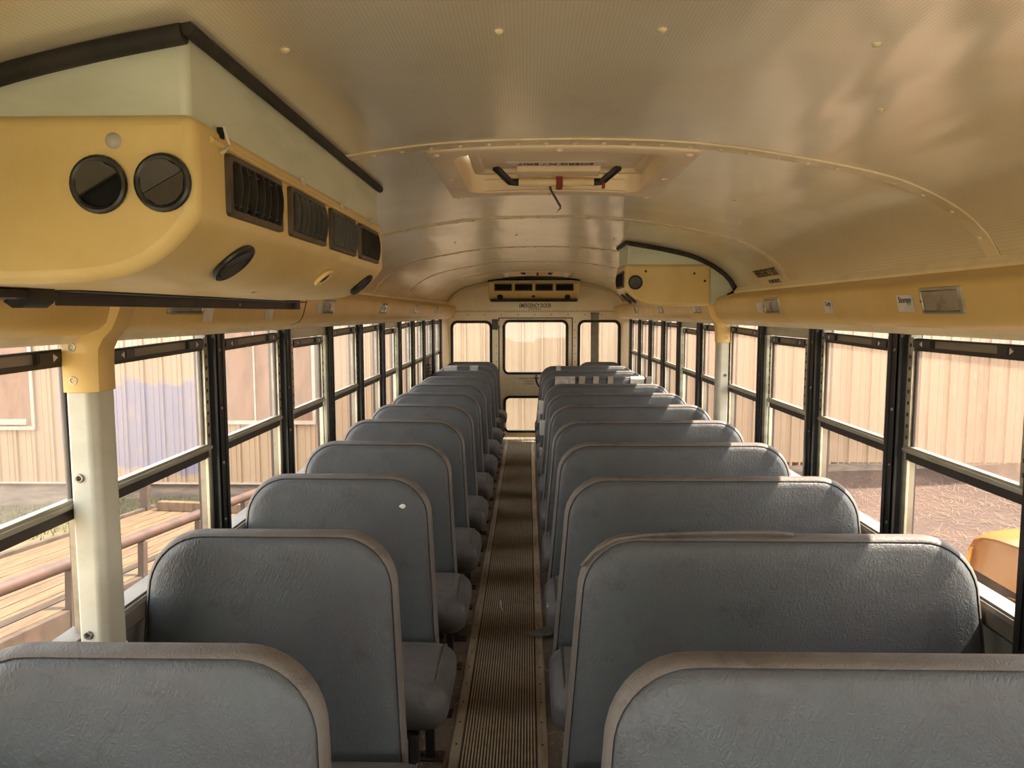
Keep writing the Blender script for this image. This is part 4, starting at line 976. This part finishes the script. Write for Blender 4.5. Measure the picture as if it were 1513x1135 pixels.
# yellow car parked outside on the other side
r = thing('yellow_car', (3.7, 3.4, gz(3.7, 3.4)), 'yellow car parked on the straw outside the front windows', 'car')
X0, X1, GZ = 2.86, 4.5, gz(3.6, 4)
YF = 4.98; wy, wz, wr_ = 4.42, GZ + .36, .36
def arch(n=14): return [(wy + .47 * math.cos(PI * i / n), wz + .47 * math.sin(PI * i / n)) for i in range(n + 1)]
prof = [(YF, GZ + .30), (YF, -.35), (YF, -.10), (YF - .02, .06), (YF - .07, .15), (YF - .16, .20), (YF - .30, .235), (YF - .52, .26), (YF - 1.0, .305), (YF - 1.55, .30), (YF - 1.7, .30), (YF - 4.3, .30), (YF - 4.35, GZ + .30), (wy - .49, GZ + .30)] + [(y, z) for y, z in arch()][::-1] + [(wy + .49, GZ + .30)]
bm_ = MB()
def sect(x, sc, dy): return [(x, y - (dy if y > YF - .6 else 0), z if z < 0 else z * sc) for y, z in prof]
bm_.rings([sect(X0 + .02, .70, .06), sect(X0, .80, .05), sect(X0 + .05, .93, .02), sect(X0 + .16, 1, 0), sect(X0 + .8, 1.12, -.05), sect(X1 - .16, 1, 0), sect(X1 - .05, .93, .02), sect(X1, .8, .05)], True, True, True)
bm_.build('body', M['car'], r, smooth=True)
mb = MB(); cp = [(YF - 1.6, .29), (YF - 2.2, .72), (YF - 3.4, .76), (YF - 4.1, .30)]
mb.rings([[(X0 + .12 + (0 if z < .4 else .12), y, z) for y, z in cp], [(X1 - .12 - (0 if z < .4 else .12), y, z) for y, z in cp]], True, True, True); mb.build('cabin', M['plastic'], r, bevel=.05)
mb = MB(); mb.box(X0 + .02, X1 - .02, wy - .5, wy + .45, GZ + .32, GZ + .86); mb.build('wheel_well', M['void'], r)
mb = MB()
R = []
for u, rr_ in ((.02, .20), (.0, .24), (.0, .33), (.03, .36), (.2, .36), (.2, .2)): R.append([(X0 - .012 + u, wy + rr_ * math.cos(2 * PI * i / 28), wz + rr_ * math.sin(2 * PI * i / 28)) for i in range(28)])
mb.rings(R, True, True, True); tw = mb.build('wheel', M['tyre'], r, smooth=True)
mb = MB(); mb.dome((X0 + .0, wy, wz), (-1, 0, 0), .2, .02, 20); mb.build('hubcap', M['alu'], tw, smooth=True)
mb = MB(); mb.rings([[(X0 - .004, y, z) for y, z in ((YF - .058, -.02), (YF - .09, .06), (YF - .115, .055), (YF - .10, -.02), (YF - .075, -.12))], [(X0 + .05, y + .0, z) for y, z in ((YF - .01, -.02), (YF - .04, .06), (YF - .06, .055), (YF - .05, -.02), (YF - .03, -.12))]], True, True, True); mb.build('turn_signal', M['amber'], r)
mb = MB(); mb.dome((X0 + .25, YF - .05, -.05), (0, 1, .1), .10, .06, 18); mb.dome((X1 - .25, YF - .05, -.05), (0, 1, .1), .10, .06, 18); mb.build('headlamps', M['headlamp'], r, smooth=True)
mb = MB(); mb.box(X0, X1, YF - .02, YF + .08, GZ + .28, GZ + .45); mb.build('bumper', M['alu'], r, bevel=.03)

# ------------------------------------------------------------------ light
w = bpy.data.worlds.new('sky'); scene.world = w; w.use_nodes = True
nt = w.node_tree; bg = nt.nodes['Background']
tc = nt.nodes.new('ShaderNodeTexCoord'); sp = nt.nodes.new('ShaderNodeSeparateXYZ'); nt.links.new(tc.outputs['Generated'], sp.inputs[0])
cr = nt.nodes.new('ShaderNodeValToRGB'); nt.links.new(sp.outputs[2], cr.inputs[0])
cr.color_ramp.elements[0].position = 0; cr.color_ramp.elements[0].color = (.97, .97, .94, 1)
cr.color_ramp.elements[1].position = .7; cr.color_ramp.elements[1].color = (.66, .83, 1.0, 1)
nt.links.new(cr.outputs[0], bg.inputs[0]); bg.inputs[1].default_value = 5.5
sun = bpy.data.lights.new('sun', 'SUN'); sun.energy = 19; sun.angle = .02; sun.color = (1, .97, .90)
so_ = bpy.data.objects.new('sun', sun); COL.objects.link(so_)
so_.rotation_euler = Vector((-.58, -.135, -.82)).to_track_quat('-Z', 'Y').to_euler()

# ------------------------------------------------------------------ camera
cam = bpy.data.cameras.new('camera'); co = bpy.data.objects.new('camera', cam); COL.objects.link(co)
cam.sensor_fit = 'HORIZONTAL'; cam.sensor_width = 36; cam.lens = 1100 / 1513 * 36; cam.clip_start = .02; cam.clip_end = 300
p, yaw, roll = .09454, -.021747, -.001014
fwd = Vector((math.sin(yaw) * math.cos(p), math.cos(yaw) * math.cos(p), -math.sin(p))); rt = Vector((math.cos(yaw), -math.sin(yaw), 0)); up = rt.cross(fwd)
r2 = rt * math.cos(roll) + up * math.sin(roll); u2 = -rt * math.sin(roll) + up * math.cos(roll)
Mx = Matrix((r2, u2, -fwd)).transposed().to_4x4(); Mx.translation = (-.0823, 0, 1.6073); co.matrix_world = Mx
scene.camera = co
scene.view_settings.view_transform = 'Standard'; scene.view_settings.look = 'None'; scene.view_settings.exposure = 0.92; scene.view_settings.gamma = 1; scene.view_settings.use_curve_mapping = False
cy = scene.cycles
cy.max_bounces = 14; cy.diffuse_bounces = 7; cy.glossy_bounces = 4; cy.transmission_bounces = 8; cy.transparent_max_bounces = 24; cy.use_denoising = True; cy.caustics_reflective = False; cy.caustics_refractive = False
